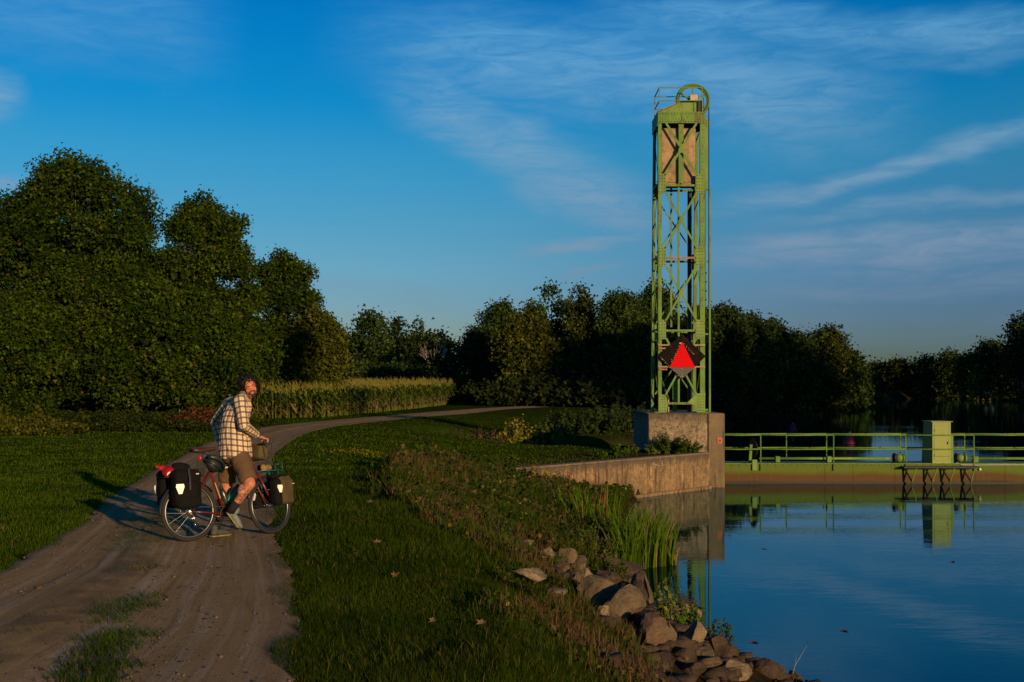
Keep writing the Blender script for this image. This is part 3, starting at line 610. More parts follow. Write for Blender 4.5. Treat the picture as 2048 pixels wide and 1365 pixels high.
# corn
def corn_field():
    Vs, Fs, Cs, off = [], [], [], 0
    A = np.array([(-14.0, 61.0), (-10.8, 64.0), (-9.0, 75), (-6.5, 101), (-4.9, 130), (-5.0, 138)])
    rows = []
    for k in range(26):
        dx = k * .8 if k < 14 else 11.2 + (k - 14) * 1.6
        for y in np.arange(61, 138, 0.19 if k < 5 else .40):
            x = np.interp(y, A[:, 1], A[:, 0]) - dx
            rows.append((x + random.uniform(-.18, .18), y + random.uniform(-.15, .15), k))
    # the short end of the field, facing the viewer
    for j in range(7):
        for x in np.arange(-40, -13.4 + j * .5, .19): rows.append((x + random.uniform(-.15, .15), 61.6 + j * .75 + random.uniform(-.1, .1), j))
    for (x, y, k) in rows:
        g = 0.0; H = random.uniform(1.2, 1.65) + .16 * math.sin(x * 1.7 + y * .9) + .10 * math.sin(x * 5 + y * 3.1) + .95 * max(0, y - 62) / 76 * (0.93 if k == 0 else 1); nlv = 8 if k < 3 else 5
        az0 = random.uniform(0, 6.28)
        st = [(x - .02, y, g), (x + .02, y, g), (x, y, g + H)]
        Vs += st; Fs.append((off, off + 1, off + 2)); Cs += [(.10, .12, .02)] * 3; off += 3
        for i in range(nlv):
            z = g + H * (.12 + .78 * i / nlv) + random.uniform(-.05, .05); a = az0 + (i % 2) * math.pi + random.uniform(-.7, .7); L = random.uniform(.45, .75); wv = random.uniform(.05, .10)
            dx, dy = math.cos(a), math.sin(a); p0 = (x, y, z); p1 = (x + dx * L * .5, y + dy * L * .5, z + L * .38); p2 = (x + dx * L, y + dy * L, z + L * random.uniform(-.25, .25))
            sx, sy = -dy * wv, dx * wv
            Vs += [p0, (p1[0] + sx, p1[1] + sy, p1[2]), (p1[0] - sx, p1[1] - sy, p1[2]), p2]; Fs += [(off, off + 1, off + 2), (off + 1, off + 3, off + 2)]
            f = i / nlv; base = np.array((.30, .22, .05)) * random.uniform(.5, 1.1) * (random.random() < .8 - f) if f < .45 else 0
            c = np.array((.095, .145, .010)) * random.uniform(.6, 1.3) if not np.any(base) else np.array(base) + .04
            Cs += [tuple(c)] * 4; off += 4
        # tassel
        for i in range(3):
            a = random.uniform(0, 6.28); Vs += [(x, y, g + H - .05), (x + .03, y, g + H), (x + math.cos(a) * .12, y + math.sin(a) * .12, g + H + random.uniform(.15, .32))]
            Fs.append((off, off + 1, off + 2)); Cs += [(.17, .16, .03)] * 3; off += 3
    return npmesh('corn', np.array(Vs), np.array(Fs), 3, np.array(Cs))
tag(link('corn_field', corn_field(), M_leaf), 'standing field corn with yellowing lower leaves beyond the towpath', 'corn field', kind='stuff')
# ------------------------------------------------------------------ painted steel and concrete
def paint(name, col=(0.13, 0.26, 0.035), rust=0.5, scale=5.0):
    m, t = material(name); oc = t.node('ShaderNodeTexCoord').outputs['Object']
    g = t.node('ShaderNodeNewGeometry').outputs['Position']
    c = t.mix(t.smooth(t.noise(g, 1.3, 5, .6), .35, .7), (*col, 1), (col[0] * .62, col[1] * .70, col[2] * .9, 1))
    c = t.mix(t.m('MULTIPLY', t.smooth(t.noise(t.mapping(g, (1, 1, .2)), 7, 4, .6), .45, .7), .45), c, (col[0] * 1.7, col[1] * 1.15, col[2] * 1.6, 1))
    r1 = t.noise(t.mapping(g, (1, 1, .35)), scale, 7, .72); r2 = t.noise(g, 1.1, 3, .5)
    rm = t.m('MULTIPLY', t.smooth(r1, .52, .62), t.smooth(r2, .36, .56))
    c = t.mix(t.m('MULTIPLY', rm, rust), c, t.ramp(t.noise(g, 18, 4, .7), [(.35, (.035, .014, .008)), (.7, (.19, .065, .018))]))
    c = t.mix(t.m('MULTIPLY', t.smooth(t.noise(g, 26, 3, .7), .63, .70), .75), c, (.05, .03, .018, 1))
    b = t.node('ShaderNodeBump', {'Strength': .25, 'Distance': .01, 'Height': t.noise(g, 30, 4, .7)})
    out(t, t.node('ShaderNodeBsdfPrincipled', {'Base Color': c, 'Roughness': .62, 'Normal': b.outputs[0], 'Specular IOR Level': .3}).outputs[0]); return m
M_green = paint('green_paint', (0.105, 0.215, 0.026), .75)
M_green2 = paint('yellowed_green_paint', (0.135, 0.235, 0.035), .45, 7)
M_rustbar = simple('rusty_bar', (.30, .17, .09), .8, var=.6, scale=8, dirt=(.10, .035, .012), dirtamt=.8)
M_dark = simple('dark_iron', (.018, .018, .018), .6, var=.4)
def concrete(name, c0, c1, streak=0.6, stain=0.8, band=0):
    m, t = material(name); g = t.node('ShaderNodeNewGeometry').outputs['Position']
    z = t.node('ShaderNodeSeparateXYZ', {0: g}).outputs[2]
    c = t.ramp(t.noise(g, 1.7, 8, .68), [(.32, c0), (.68, c1)])
    sv = t.noise(t.mapping(g, (3.2, 3.2, .30)), 1.6, 6, .65, .3)
    c = t.mix(t.m('MULTIPLY', t.smooth(sv, .48, .70), streak), c, (c0[0] * .28, c0[1] * .26, c0[2] * .26, 1))
    c = t.mix(t.m('MULTIPLY', t.smooth(t.noise(t.mapping(g, (2.5, 2.5, .5), (0, 0, 0), (7, 3, 1)), 1.3, 7, .7), .58, .66), .75 * streak), c, (c1[0] * 1.5, c1[1] * 1.35, c1[2] * 1.2, 1))
    c = t.mix(t.m('MULTIPLY', t.smooth(t.noise(g, 6, 8, .75), .50, .60), stain), c, (.045, .038, .030, 1))
    if band:   # grime running down from the top edge, patchy
        zt_ = .83 if band == 1 else -.67
        dz = t.m('ADD', t.m('SUBTRACT', zt_, z), t.m('MULTIPLY', t.m('SUBTRACT', t.noise(t.mapping(g, (3, 3, 1)), 1.1, 7, .7), .5), 1.5 if band == 1 else .9))
        c = t.mix(t.m('MULTIPLY', t.m('SUBTRACT', 1.0, t.smooth(dz, .05, .55 if band == 1 else .3)), .75), c, (.050, .040, .028, 1))
        c = t.mix(t.m('MULTIPLY', t.smooth(t.noise(g, 11, 6, .8), .50, .56), .45), c, (.06, .048, .034, 1))
    bm = t.noise(t.mapping(g, (.01, .01, 4.2)), 1.0, 1, .5)
    hb = t.m('ADD', t.noise(g, 14, 6, .7), t.m('MULTIPLY', bm, .6))
    b = t.node('ShaderNodeBump', {'Strength': .55, 'Distance': .03, 'Height': hb})
    out(t, t.node('ShaderNodeBsdfPrincipled', {'Base Color': c, 'Roughness': .92, 'Normal': b.outputs[0]}).outputs[0]); return m
M_conc = concrete('weathered_concrete', (.13, .095, .052), (.33, .25, .145), .6, .9, 1)
M_wall = concrete('wall_concrete', (.14, .090, .040), (.31, .195, .085), 1.0, .55, 2)
M_col = concrete('smooth_concrete', (.12, .085, .045), (.19, .135, .072), .6, .25)
M_cw = concrete('counterweight_concrete', (.24, .155, .075), (.36, .25, .13), .35, .4)
# ------------------------------------------------------------------ pier and walls
DP = 41.5; kp = DP / F
def PX(x): return (x - 1024) * kp
def PZ(y): return CAMH - (y - HY) * kp
pier = empty('concrete_pier', (PX(1373), DP + 2.5, -.6), label='square concrete pier under the green tower, mottled front face', cat='pier')
def child(mb, name, mat, root, smooth=False):
    o = mb.build(name, mat, None, smooth); o.parent = root; o.matrix_parent_inverse = Matrix.Translation(-Vector(root.location)); return o
mb = MB(); mb.box2((PX(1297), DP, -2.6), (PX(1416), DP + 5.0, PZ(827.5)), .03); child(mb, 'block', M_conc, pier)
mb = MB(); mb.box2((PX(1416) - .003, DP - .06, -2.6), (PX(1449), DP + 5.06, PZ(827)), .03); mb.box2((PX(1446), DP + .8, -2.6), (PX(1449) + .05, DP + 1.1, PZ(829)), .01)
child(mb, 'water_face', M_col, pier)
mb = MB(); mb.box2((PX(1297) - .05, DP - .03, PZ(828.5)), (PX(1418), DP + 5.05, PZ(826.5)), .01); child(mb, 'top_slab', M_conc, pier)
# wing wall running from the pier towards the viewer
A = Vector((WAx, WAy, 0)); B = Vector((WBx, WBy, 0)); dr = (B - A).normalized(); nr = Vector((-dr.y, dr.x, 0)); 
if nr.y > 0: nr = -nr
TOP = -.67
wall = empty('retaining_wall', (3, 36, -1.5), label='long stained concrete wing wall running from the pier to the weeds', cat='wall')
L1 = 4.9; C1 = A + dr * L1
def wallseg(a, b, th, z0, z1, off=0.0):
    mb = MB(); p = [a + nr * off, b + nr * off, b - nr * th, a - nr * th]
    mb.prism([(q.x, q.y, z0) for q in p], (0, 0, z1 - z0)); return mb
child(wallseg(A, C1, .5, -2.8, TOP - .005), 'panel', M_wall, wall)
child(wallseg(C1 + dr * .012, B, .5, -2.8, TOP - .012, -.01), 'panel', M_wall, wall)
child(wallseg(A, B, .42, TOP - .004, TOP + .05, -.04), 'coping', M_col, wall)
child(wallseg(A + dr * .02, C1, .1, WZ - .5, WZ + .10, .10), 'footing', M_wall, wall)
M_white = simple('lime_white', (.40, .34, .26), .9, var=.5, scale=20)
# old pale paint marks on the wall face
mb = MB(); random.seed(3)
def onwall(s, z, o=.012): q = A + dr * s + nr * o; return Vector((q.x, q.y, z))
for s0, z0 in [(2.9, -.93), (3.15, -.95), (3.35, -.97), (3.6, -.94), (4.2, -.98), (4.35, -.98), (4.5, -.96), (2.45, -1.0)]:
    for k in range(3):
        a = onwall(s0 + random.uniform(-.1, .1), z0 + random.uniform(-.12, .1)); b = a + Vector((random.uniform(-.09, .09), random.uniform(-.1, .1) * 1.2, random.uniform(-.2, .16)))
        b = onwall((Vector((b.x, b.y, 0)) - A).dot(dr), b.z); mb.bar(a, b, .018, .006, nr)
child(mb, 'paint_marks', M_white, wall)['kind'] = 'stuff'
# round red reflector
mk = empty('round_reflector', (PX(1438.5), DP - .06, PZ(881.6)), label='small round red reflector with orange rim on the pier face', cat='reflector')
M_red = simple('reflector_red', (.50, .006, .006), .7, var=.15); M_orange = simple('orange_rim', (.65, .22, .05), .6, var=.2)
M_plate = simple('grey_plate', (.15, .14, .13), .6)
MB().box((0, -.011, 0), (.20, .012, .24)).build('plate', M_plate, mk)
MB().ring((0, -.026, 0), (0, 1, 0), .075, .014, 24, 6).build('rim', M_orange, mk)
MB().disc((0, -.026, 0), (0, 1, 0), .072, .012, 20).build('lens', M_red, mk)
# ------------------------------------------------------------------ lift tower
DT = 42.3; kt = DT / F
def TX(x): return (x - 1024) * kt
def TZ(y): return CAMH - (y - HY) * kt
ZB = PZ(826.5)
tw = empty('lift_tower', (TX(1363), DT + 1, ZB), label='tall green riveted steel guard gate tower with pulley wheel on top', cat='tower')
def P(mb, name='brace', mat=None):
    o = child(mb, name, mat or M_green, tw)
    if name == 'rivets': o['kind'] = 'stuff'
    return o
X0, X1 = TX(1316.5), TX(1410); W = X1 - X0
def dep(z): return 2.15 - .80 * (z - ZB) / (TZ(226) - ZB)       # rear legs lean in towards the top
def leg(x, rear, side, w=.20):
    mb = MB(); zt = TZ(226)
    yb = DT + (dep(ZB) if rear else 0); yt = DT + (dep(zt) if rear else 0)
    s = 1 if side == 'l' else -1
    # built angle / channel section: face plate and flange
    mb.prism([(x, yb, ZB + .02), (x + s * w, yb, ZB + .02), (x + s * w, yb + .025, ZB + .02), (x, yb + .025, ZB + .02)], (0, yt - yb, zt - ZB))
    mb.prism([(x, yb + .026, ZB + .02), (x + s * .022, yb + .026, ZB + .02), (x + s * .022, yb + .22, ZB + .02), (x, yb + .22, ZB + .02)], (0, yt - yb, zt - ZB))
    mb.prism([(x + s * (w - .022), yb + .026, ZB + .02), (x + s * w, yb + .026, ZB + .02), (x + s * w, yb + .14, ZB + .02), (x + s * (w - .022), yb + .14, ZB + .02)], (0, yt - yb, zt - ZB))
    P(mb, 'leg')
leg(X0, 0, 'l', .13); leg(X1, 0, 'r', .18); leg(X0, 1, 'l', .10); leg(X1, 1, 'r', .13)
for x in (X0 + .06, X1 - .09):
    for y in (DT, DT + dep(ZB)): P(MB().box((x, y + .1, ZB + .012), (.42, .42, .03)), 'base_plate')
# top deck and girders
zt = TZ(226); zb_ = TZ(247)
P(MB().box2((X0 - .01, DT - .035, zb_), (X1 - .02, DT - .004, zt)), 'top_girder')
P(MB().box2((X0 - .01, DT + dep(zt) + .23, zb_), (X1, DT + dep(zt) + .25, zt)), 'top_girder')
P(MB().box2((X0 - .035, DT + .0, zb_ - .1), (X0 - .012, DT + dep(zt) + .22, zt)), 'top_girder')
P(MB().box2((X1 + .002, DT + .0, zb_), (X1 + .025, DT + dep(zt) + .22, zt)), 'top_girder')
P(MB().box2((X0 - .04, DT - .04, zt + .002), (X1 + .03, DT + dep(zt) + .26, zt + .03)), 'deck')
mb = MB()
for i in range(16):
    for z in (zt - .05, zb_ + .05): mb.box((X0 + .06 + i * (W - .12) / 15, DT - .042, z), (.03, .014, .03))
for z in np.linspace(zb_ + .1, zt - .1, 5): mb.box(((X0 + X1) / 2, DT - .042, z), (.03, .014, .03))
P(mb, 'rivets', M_dark)
# sheave support: sloped housing
P(MB().prism([(TX(1317), DT + .10, zt + .03), (TX(1361), DT + .10, TZ(204)), (TX(1403), DT + .10, TZ(201)), (TX(1403), DT + .10, zt + .03)], (0, .06, 0)), 'sheave_housing', M_green2)
P(MB().prism([(TX(1317), DT + .95, zt + .03), (TX(1361), DT + .95, TZ(204)), (TX(1403), DT + .95, TZ(201)), (TX(1403), DT + .95, zt + .03)], (0, .06, 0)), 'sheave_housing', M_green2)
P(MB().bar((TX(1315), DT + .13, zt + .045), (TX(1361), DT + .13, TZ(203)), .16, .03).bar((TX(1361), DT + .13, TZ(203)), (TX(1404), DT + .13, TZ(200)), .16, .03), 'housing_flange', M_rustbar)
P(MB().box2((TX(1388), DT + .075, zt + .03), (TX(1391), DT + .098, TZ(201))), 'stiffener'); P(MB().box2((TX(1396), DT + .02, zt + .03), (TX(1404.5), DT + .09, TZ(202))), 'stiffener', M_dark)
# pulley wheel
wc = Vector((TX(1390.5), DT + .55, TZ(194.5))); wr = .60
P(MB().ring(wc, (0, 1, 0), wr, .055, 48, 8, (1, 1.5)), 'pulley_rim', M_green)
P(MB().ring(wc, (0, 1, 0), wr - .075, .020, 48, 6, (1, 4)), 'pulley_rim', M_green2)
for k in range(6):
    a = math.radians(90 + 60 * k); d = Vector((math.cos(a), 0, math.sin(a)))
    P(MB().bar(wc + d * .1, wc + d * (wr - .07), .05, .085, (0, 1, 0)), 'pulley_spoke', M_green)
P(MB().disc(wc, (0, 1, 0), .12, .40), 'pulley_hub', M_green)
mb = MB(); mb.box2((wc.x - .17, DT + .16, TZ(201)), (wc.x + .15, DT + .34, TZ(187)), .02); P(mb, 'bearing_block', simple('pale_paint', (.42, .38, .26), .7, var=.4, dirt=(.15, .06, .02)))
P(MB().box2((wc.x - .17, DT + .78, TZ(201)), (wc.x + .15, DT + .95, TZ(187)), .02), 'bearing_block')
# hoisting cables
for q, (x, y) in enumerate([(TX(1421.8), DT + .5), (TX(1423.6), DT + .6)]):
    P(MB().tube([(x, y, wc.z), (x, y, ZB - 2.0)], .013, 6), 'cable', M_dark)
P(MB().tube([(TX(1410), DT + .3, TZ(190)), (TX(1411), DT + .3, zt)], .014, 6), 'cable', M_dark)
# railings
rz, rm = TZ(176), TZ(202); y0, y1 = DT - .02, DT + 1.32
xa, xb = TX(1318.5), TX(1404.5)
for (x, y) in [(xa, y0), (xb, y0), (xa, y1), (xb, y1)]: P(MB().bar((x, y, zt + .03), (x, y, rz), .035), 'rail_post')
for z in (rz, rm):
    P(MB().bar((xa, y0, z), (xb, y0, z), .03), 'rail'); P(MB().bar((xa, y1, z), (xb, y1, z), .03), 'rail'); P(MB().bar((xa, y0, z), (xa, y1, z), .03), 'rail')
# side channels and guides at the right
P(MB().box2((TX(1411), DT + .12, TZ(378)), (TX(1416.5), DT + .30, TZ(237))), 'guide_channel')
P(MB().box2((TX(1413.5), DT + .10, TZ(252)), (TX(1417.5), DT + .32, TZ(238))), 'guide_head')
P(MB().box2((TX(1419.2), DT + .10, ZB), (TX(1422.5), DT + .24, TZ(376))), 'guide_angle')
P(MB().box2((TX(1413.6), DT + .42, ZB), (TX(1414.8), DT + .47, TZ(376))), 'guide_angle', M_dark)
for y in (378, 522, 668, 820): P(MB().box2((TX(1409), DT + .15, TZ(y + 2)), (TX(1419.4), DT + .2, TZ(y - 1.6))), 'guide_bracket')
for y in np.arange(545, 620, 18): P(MB().box2((TX(1413), DT + .36, TZ(y + 1)), (TX(1416.5), DT + .41, TZ(y - 2))), 'guide_clip')
# lacing panels, front / rear / sides
def angle(a, b, w=.075):
    return MB().bar(a, b, .012, w, (0, 0, 1)) if False else MB().bar(a, b, w, .022, (0, 1, 0))
Yp = [(247, 350, 297), (386, 496, 439), (532, 642, 585), (677, 790, 733)]
xl, xr = X0 + .22, X1 - .27
for i, (ya, yb, yc) in enumerate(Yp):
    za, zb2 = TZ(ya), TZ(yb); fl = i == 0
    P(angle((TX(1332), DT - .035, za), (TX(1393), DT - .035, zb2), .085 if fl else .07)); P(angle((TX(1393), DT - .058, za), (TX(1331), DT - .058, zb2), .085 if fl else .07))
    cc = Vector((TX(1362), DT - .066, (za + zb2) / 2))
    P(MB().prism([cc + Vector(v) for v in [(-.10, 0, -.16), (.02, 0, -.16), (.11, 0, .06), (.11, 0, .18), (-.01, 0, .18), (-.11, 0, -.04)]], (0, -.012, 0)), 'centre_gusset')
    # rear face
    ra, rb = DT + dep(za), DT + dep(zb2)
    P(angle((X0 + .15, ra, za), (X1 - .15, rb, zb2), .05)); P(angle((X1 - .15, ra + .03, za), (X0 + .15, rb + .03, zb2), .05))
    for xs in (X0 - .012, X1 + .012):
        P(MB().bar((xs, DT + .15, za), (xs, rb - .02, zb2), .018, .05, (0, 0, 1))); P(MB().bar((xs + .02, ra - .02, za), (xs + .02, DT + .15, zb2), .018, .05, (0, 0, 1)))
def rivs(mb, xa, xb, za, zb2, y, nx, nz):
    for i in range(nx):
        for j in range(nz): mb.box((xa + (xb - xa) * (i + .5) / nx, y, za + (zb2 - za) * (j + .5) / nz), (.026, .014, .026))
for (ya, yb) in [(348, 387), (494, 533), (640, 679)]:
    for (xa_, xb_) in [(1316.8, 1331.8), (1391, 1406.5)]:
        P(MB().box2((TX(xa_), DT - .030, TZ(yb)), (TX(xb_), DT - .004, TZ(ya))), 'gusset_plate', M_green2)
        mb = MB(); rivs(mb, TX(xa_), TX(xb_), TZ(yb), TZ(ya), DT - .036, 3, 6); P(mb, 'rivets', M_dark)
    zm = TZ((ya + yb) / 2); r_ = DT + dep(zm)
    for xs in (X0 + .0, X1 - .22): P(MB().box2((xs, r_ + .23, zm - .30), (xs + .22, r_ + .25, zm + .30)), 'gusset_plate')
    P(MB().box2((X0 - .025, DT + .25, zm - .03), (X0 - .005, r_, zm + .05)), 'strut'); P(MB().box2((X1 + .005, DT + .25, zm - .03), (X1 + .025, r_, zm + .05)), 'strut')
    P(MB().box2((X0 - .028, r_ - .30, zm - .36), (X0 - .006, r_ - .0, zm + .36)), 'gusset_plate')
    P(MB().box2((X0 + .2, r_, zm - .04), (X1 - .2, r_ + .03, zm + .04)), 'strut')
for y in (371, 516, 661.5): P(MB().box2((TX(1332), DT + .01, TZ(y + 2)), (TX(1392), DT + .05, TZ(y - 2))), 'strut', M_rustbar if y == 516 else M_green)
P(MB().box2((TX(1335), DT + .01, TZ(809.5)), (TX(1391), DT + .05, TZ(805))), 'strut')
yl = DT - .03
P(MB().prism([(TX(1317), yl, TZ(789)), (TX(1331.5), yl, TZ(790)), (TX(1336), yl, TZ(808)), (TX(1333.5), yl, TZ(825)), (TX(1317), yl, TZ(825))], (0, .024, 0)), 'gusset_plate', M_green2)
P(MB().prism([(TX(1393.5), yl, TZ(787)), (TX(1410), yl, TZ(787)), (TX(1410), yl, TZ(825)), (TX(1392), yl, TZ(825)), (TX(1388.5), yl, TZ(810)), (TX(1373), yl, TZ(807))], (0, .024, 0)), 'gusset_plate', M_green2)
mb = MB(); rivs(mb, TX(1318), TX(1332), TZ(824), TZ(791), DT - .037, 3, 6); rivs(mb, TX(1394), TX(1409), TZ(824), TZ(790), DT - .037, 3, 6)
for y in np.arange(260, 780, 16): mb.box((TX(1405.5), DT - .006, TZ(y)), (.026, .014, .026))
P(mb, 'rivets', M_dark)
# verticals inside
P(MB().box2((TX(1357.8), DT + .06, TZ(366)), (TX(1367.8), DT + .09, zb_)), 'centre_post')
P(MB().box2((TX(1356.4), DT + .10, TZ(805)), (TX(1360.3), DT + .16, TZ(366))), 'centre_post')
P(MB().box2((TX(1346.5) + .03, DT + 1.0, TZ(652)), (TX(1350.5) + .03, DT + 1.06, TZ(366))), 'guide_rod')
P(MB().box2((TX(1356), DT + 1.4, ZB), (TX(1365), DT + 1.46, TZ(760))), 'guide_rod')
P(MB().box2((TX(1386), DT + 1.2, ZB), (TX(1394), DT + 1.35, TZ(372))), 'guide_rod', M_dark)
P(MB().bar((TX(1320), DT + .4, TZ(742)), (TX(1346), DT + 1.2, TZ(800)), .06, .02), 'brace'); P(MB().box2((TX(1340), DT + .5, ZB), (TX(1342), DT + .54, TZ(800))), 'pipe', M_white)
# counterweight
mb = MB(); mb.box2((TX(1324), DT + .22, TZ(363.5)), (TX(1394), DT + .95, TZ(254)), .03); P(mb, 'counterweight', M_cw)
P(MB().box2((TX(1322), DT + .2, TZ(368)), (TX(1396), DT + .98, TZ(364))), 'counterweight_tray', M_rustbar)
P(MB().box2((TX(1353.5), DT + .205, TZ(362)), (TX(1355), DT + .218, TZ(345))), 'streak_strip', M_white)
# diamond navigation board
ds = DT - .16; kd = ds / F
def SX(x): return (x - 1024) * kd
def SZ(y): return CAMH - (y - HY) * kd
sg = empty('navigation_sign', (SX(1364), ds, SZ(714)), label='black diamond board with red triangle mounted on the lower tower', cat='sign')
def Q(mb, name, mat): return child(mb, name, mat, sg)
M_black = simple('board_black', (.012, .009, .008), .95, spec=.02, var=.4, scale=4, dirt=(.09, .05, .03), dirtamt=.3)
M_sred = simple('sign_red', (.56, .004, .006), .7, var=.10, scale=3, spec=.05)
M_blk2 = simple('grey_black', (.055, .055, .055), .4, var=.3)
Q(MB().prism([(SX(1317), ds, SZ(713)), (SX(1364), ds, SZ(668)), (SX(1411.5), ds, SZ(713)), (SX(1364.5), ds, SZ(759))], (0, .02, 0)), 'board', M_black)
Q(MB().prism([(SX(1340.5), ds - .006, SZ(735.5)), (SX(1389), ds - .006, SZ(735.5)), (SX(1364.5), ds - .006, SZ(757.5))], (0, .005, 0)), 'lower_patch', M_blk2)
Q(MB().prism([(SX(1339.5), ds - .016, SZ(735)), (SX(1390), ds - .016, SZ(735)), (SX(1364), ds - .016, SZ(684))], (0, .010, 0)), 'triangle', M_sred)
mb = MB(); random.seed(5)
def edge(a, b, n, off):
    for k in range(n):
        q = (k + random.random()) / n; x = a[0] + (b[0] - a[0]) * q + random.uniform(-off, off); y = a[1] + (b[1] - a[1]) * q + random.uniform(-off, off)
        l = random.uniform(.012, .05); mb.box((SX(x), ds - .010, SZ(y)), (l, .004, .014), Matrix.Rotation(math.radians(random.choice((-45, 45))), 3, 'Y'))
edge((1339, 733), (1362, 686), 12, 2.0); edge((1365, 686), (1390, 712), 10, 1.5); edge((1322, 716), (1343, 738), 12, .8); edge((1364, 736), (1364, 757), 5, .3); edge((1345, 740), (1363, 757), 6, .5)
Q(mb, 'white_edging', M_white)['kind'] = 'stuff'
Q(MB().box((SX(1360.5), ds - .012, SZ(687)), (.07, .01, .05)), 'white_edging', M_white)
for y in (690.5, 734): Q(MB().box2((TX(1315.5), DT - .115, SZ(y + 1.7)), (TX(1409.5), DT - .075, SZ(y - 1.6)), .004), 'mounting_bar', M_cw)
for y in (697, 739): Q(MB().box2((TX(1317), DT - .07, SZ(y + 1.7)), (TX(1334), DT - .045, SZ(y - 1.6)), .004), 'mounting_bar', M_rustbar)
# ------------------------------------------------------------------ lift gate with walkway
DG = 43.0; kg = DG / F
def GX_(x): return (x - 1024) * kg
def GZ_(y): return CAMH - (y - HY) * kg
gate = empty('lift_gate', (GX_(1750), DG + .6, WZ), label='green and rusty steel lift gate with walkway across the canal', cat='gate')
def G(mb, name, mat=None, smooth=False):
    o = child(mb, name, mat or M_green, gate, smooth)
    if name in ('rivets', 'bolts'): o['kind'] = 'stuff'
    return o
m, t = material('gate_plate'); g = t.node('ShaderNodeNewGeometry').outputs['Position']; z = t.node('ShaderNodeSeparateXYZ', {0: g}).outputs[2]
lv = t.m('ADD', z, t.m('MULTIPLY', t.m('SUBTRACT', t.noise(t.mapping(g, (.5, 1, .8)), .8, 5, .6), .5), .45))
c = t.mix(t.smooth(lv, -1.66, -1.42), (.085, .046, .018, 1), (.085, .125, .016, 1))
c = t.mix(t.smooth(lv, -1.95, -1.82), (.030, .020, .012, 1), c)
c = t.mix(t.m('MULTIPLY', t.smooth(t.noise(t.mapping(g, (2.5, 1, .22)), 3, 5, .7), .52, .68), .75), c, (.085, .075, .02, 1))
c = t.mix(t.m('MULTIPLY', t.smooth(t.noise(t.mapping(g, (1, 1, .5)), 9, 6, .75), .58, .68), .6), c, (.08, .03, .012, 1))
out(t, t.node('ShaderNodeBsdfPrincipled', {'Base Color': c, 'Roughness': .8, 'Specular IOR Level': .15}).outputs[0]); M_gate = m
XE = 40.5; ZD = GZ_(928.5)
G(MB().box2((PX(1449) + .03, DG, WZ - .9), (XE, DG + .03, ZD)), 'face_plate', M_gate)
G(MB().box2((PX(1449) + .03, DG + 1.1, WZ - .9), (XE, DG + 1.13, ZD)), 'face_plate', M_gate)
G(MB().box2((PX(1449) + .03, DG - .05, ZD + .002), (XE, DG + 1.18, ZD + .03)), 'walkway_deck', M_green)
G(MB().box2((PX(1449) + .03, DG - .05, WZ - .02), (XE, DG - .003, WZ + .06)), 'bottom_rail', M_dark)
mb = MB()
for x in np.arange(8.0, 30, .28): mb.box((x, DG - .006, ZD - .05), (.03, .012, .03))
G(mb, 'rivets', M_dark)
for x in (1650, 1950, 2010, 1706, 1790): G(MB().box2((GX_(x), DG - .012, WZ + .06), (GX_(x) + .015, DG - .002, ZD)), 'plate_seam', M_gate)
zt1, zm1 = GZ_(870.3), GZ_(898.5); yf, yr = DG + .06, DG + 1.05
fx = [1520.8, 1666.5, 1810.5, 1946.8, 2085, 2225, 2365]; rx = [1572.7, 1653, 1801, 1929, 2080]
for x in fx: G(MB().tube([(GX_(x), yf - .1, ZD - .25), (GX_(x), yf - .1, zt1)], .026, 8), 'rail_post', smooth=True)
for x in rx: G(MB().tube([((x - 1024) * yr / F, yr, ZD), ((x - 1024) * yr / F, yr, zt1)], .024, 8), 'rail_post', smooth=True)
def rail(x0, x1, z0, z1, y): G(MB().tube([(x0, y, z0), ((x0 + x1) / 2, y, (z0 + z1) / 2 - .012), (x1, y, z1)], .026, 8), 'rail', smooth=True)
xs = [PX(1449) + .06] + [GX_(x) for x in fx]
for a, b in zip(xs[:-1], xs[1:]): rail(a, b, zt1, zt1 - .0, yf - .1); rail(a, b, zm1, zm1, yf - .1)
xs2 = [PX(1449) + .06] + [(x - 1024) * yr / F for x in rx]
for a, b in zip(xs2[:-1], xs2[1:]): rail(a, b, zt1, zt1, yr); rail(a, b, zm1, zm1, yr)
# drive shaft with bearings
zs = GZ_(919.5) + .01; ysf = DG + .45
G(MB().tube([(GX_(1523), ysf, zs), (GX_(1795), ysf, zs)], .055, 10), 'drive_shaft', M_green2, True)
G(MB().tube([(GX_(1930), ysf, zs), (GX_(2200), ysf, zs)], .055, 10), 'drive_shaft', M_green2, True)
for x in (1664, 1560, 1960):
    G(MB().box2((GX_(x) - .09, ysf - .12, ZD + .03), (GX_(x) + .09, ysf + .12, zs + .09), .02), 'bearing', M_green)
for xx in (1803, 1928):
    c0_ = Vector((GX_(xx), ysf, zs + .02))
    G(MB().ball(c0_ + Vector((.05, 0, 0)), .17, 2, (1.0, .9, 1)), 'gearbox', M_green2, True)
    G(MB().disc(c0_ + Vector((-.12, 0, 0)), (1, 0, 0), .19, .05, 18), 'flange', M_dark); G(MB().disc(c0_ + Vector((.22, 0, 0)), (1, 0, 0), .15, .06, 18), 'flange', M_green)
    mb = MB()
    for k in range(8):
        a = k * math.pi / 4; mb.box(c0_ + Vector((-.155, math.cos(a) * .14, math.sin(a) * .14)), (.03, .03, .03))
    G(mb, 'bolts', M_dark)
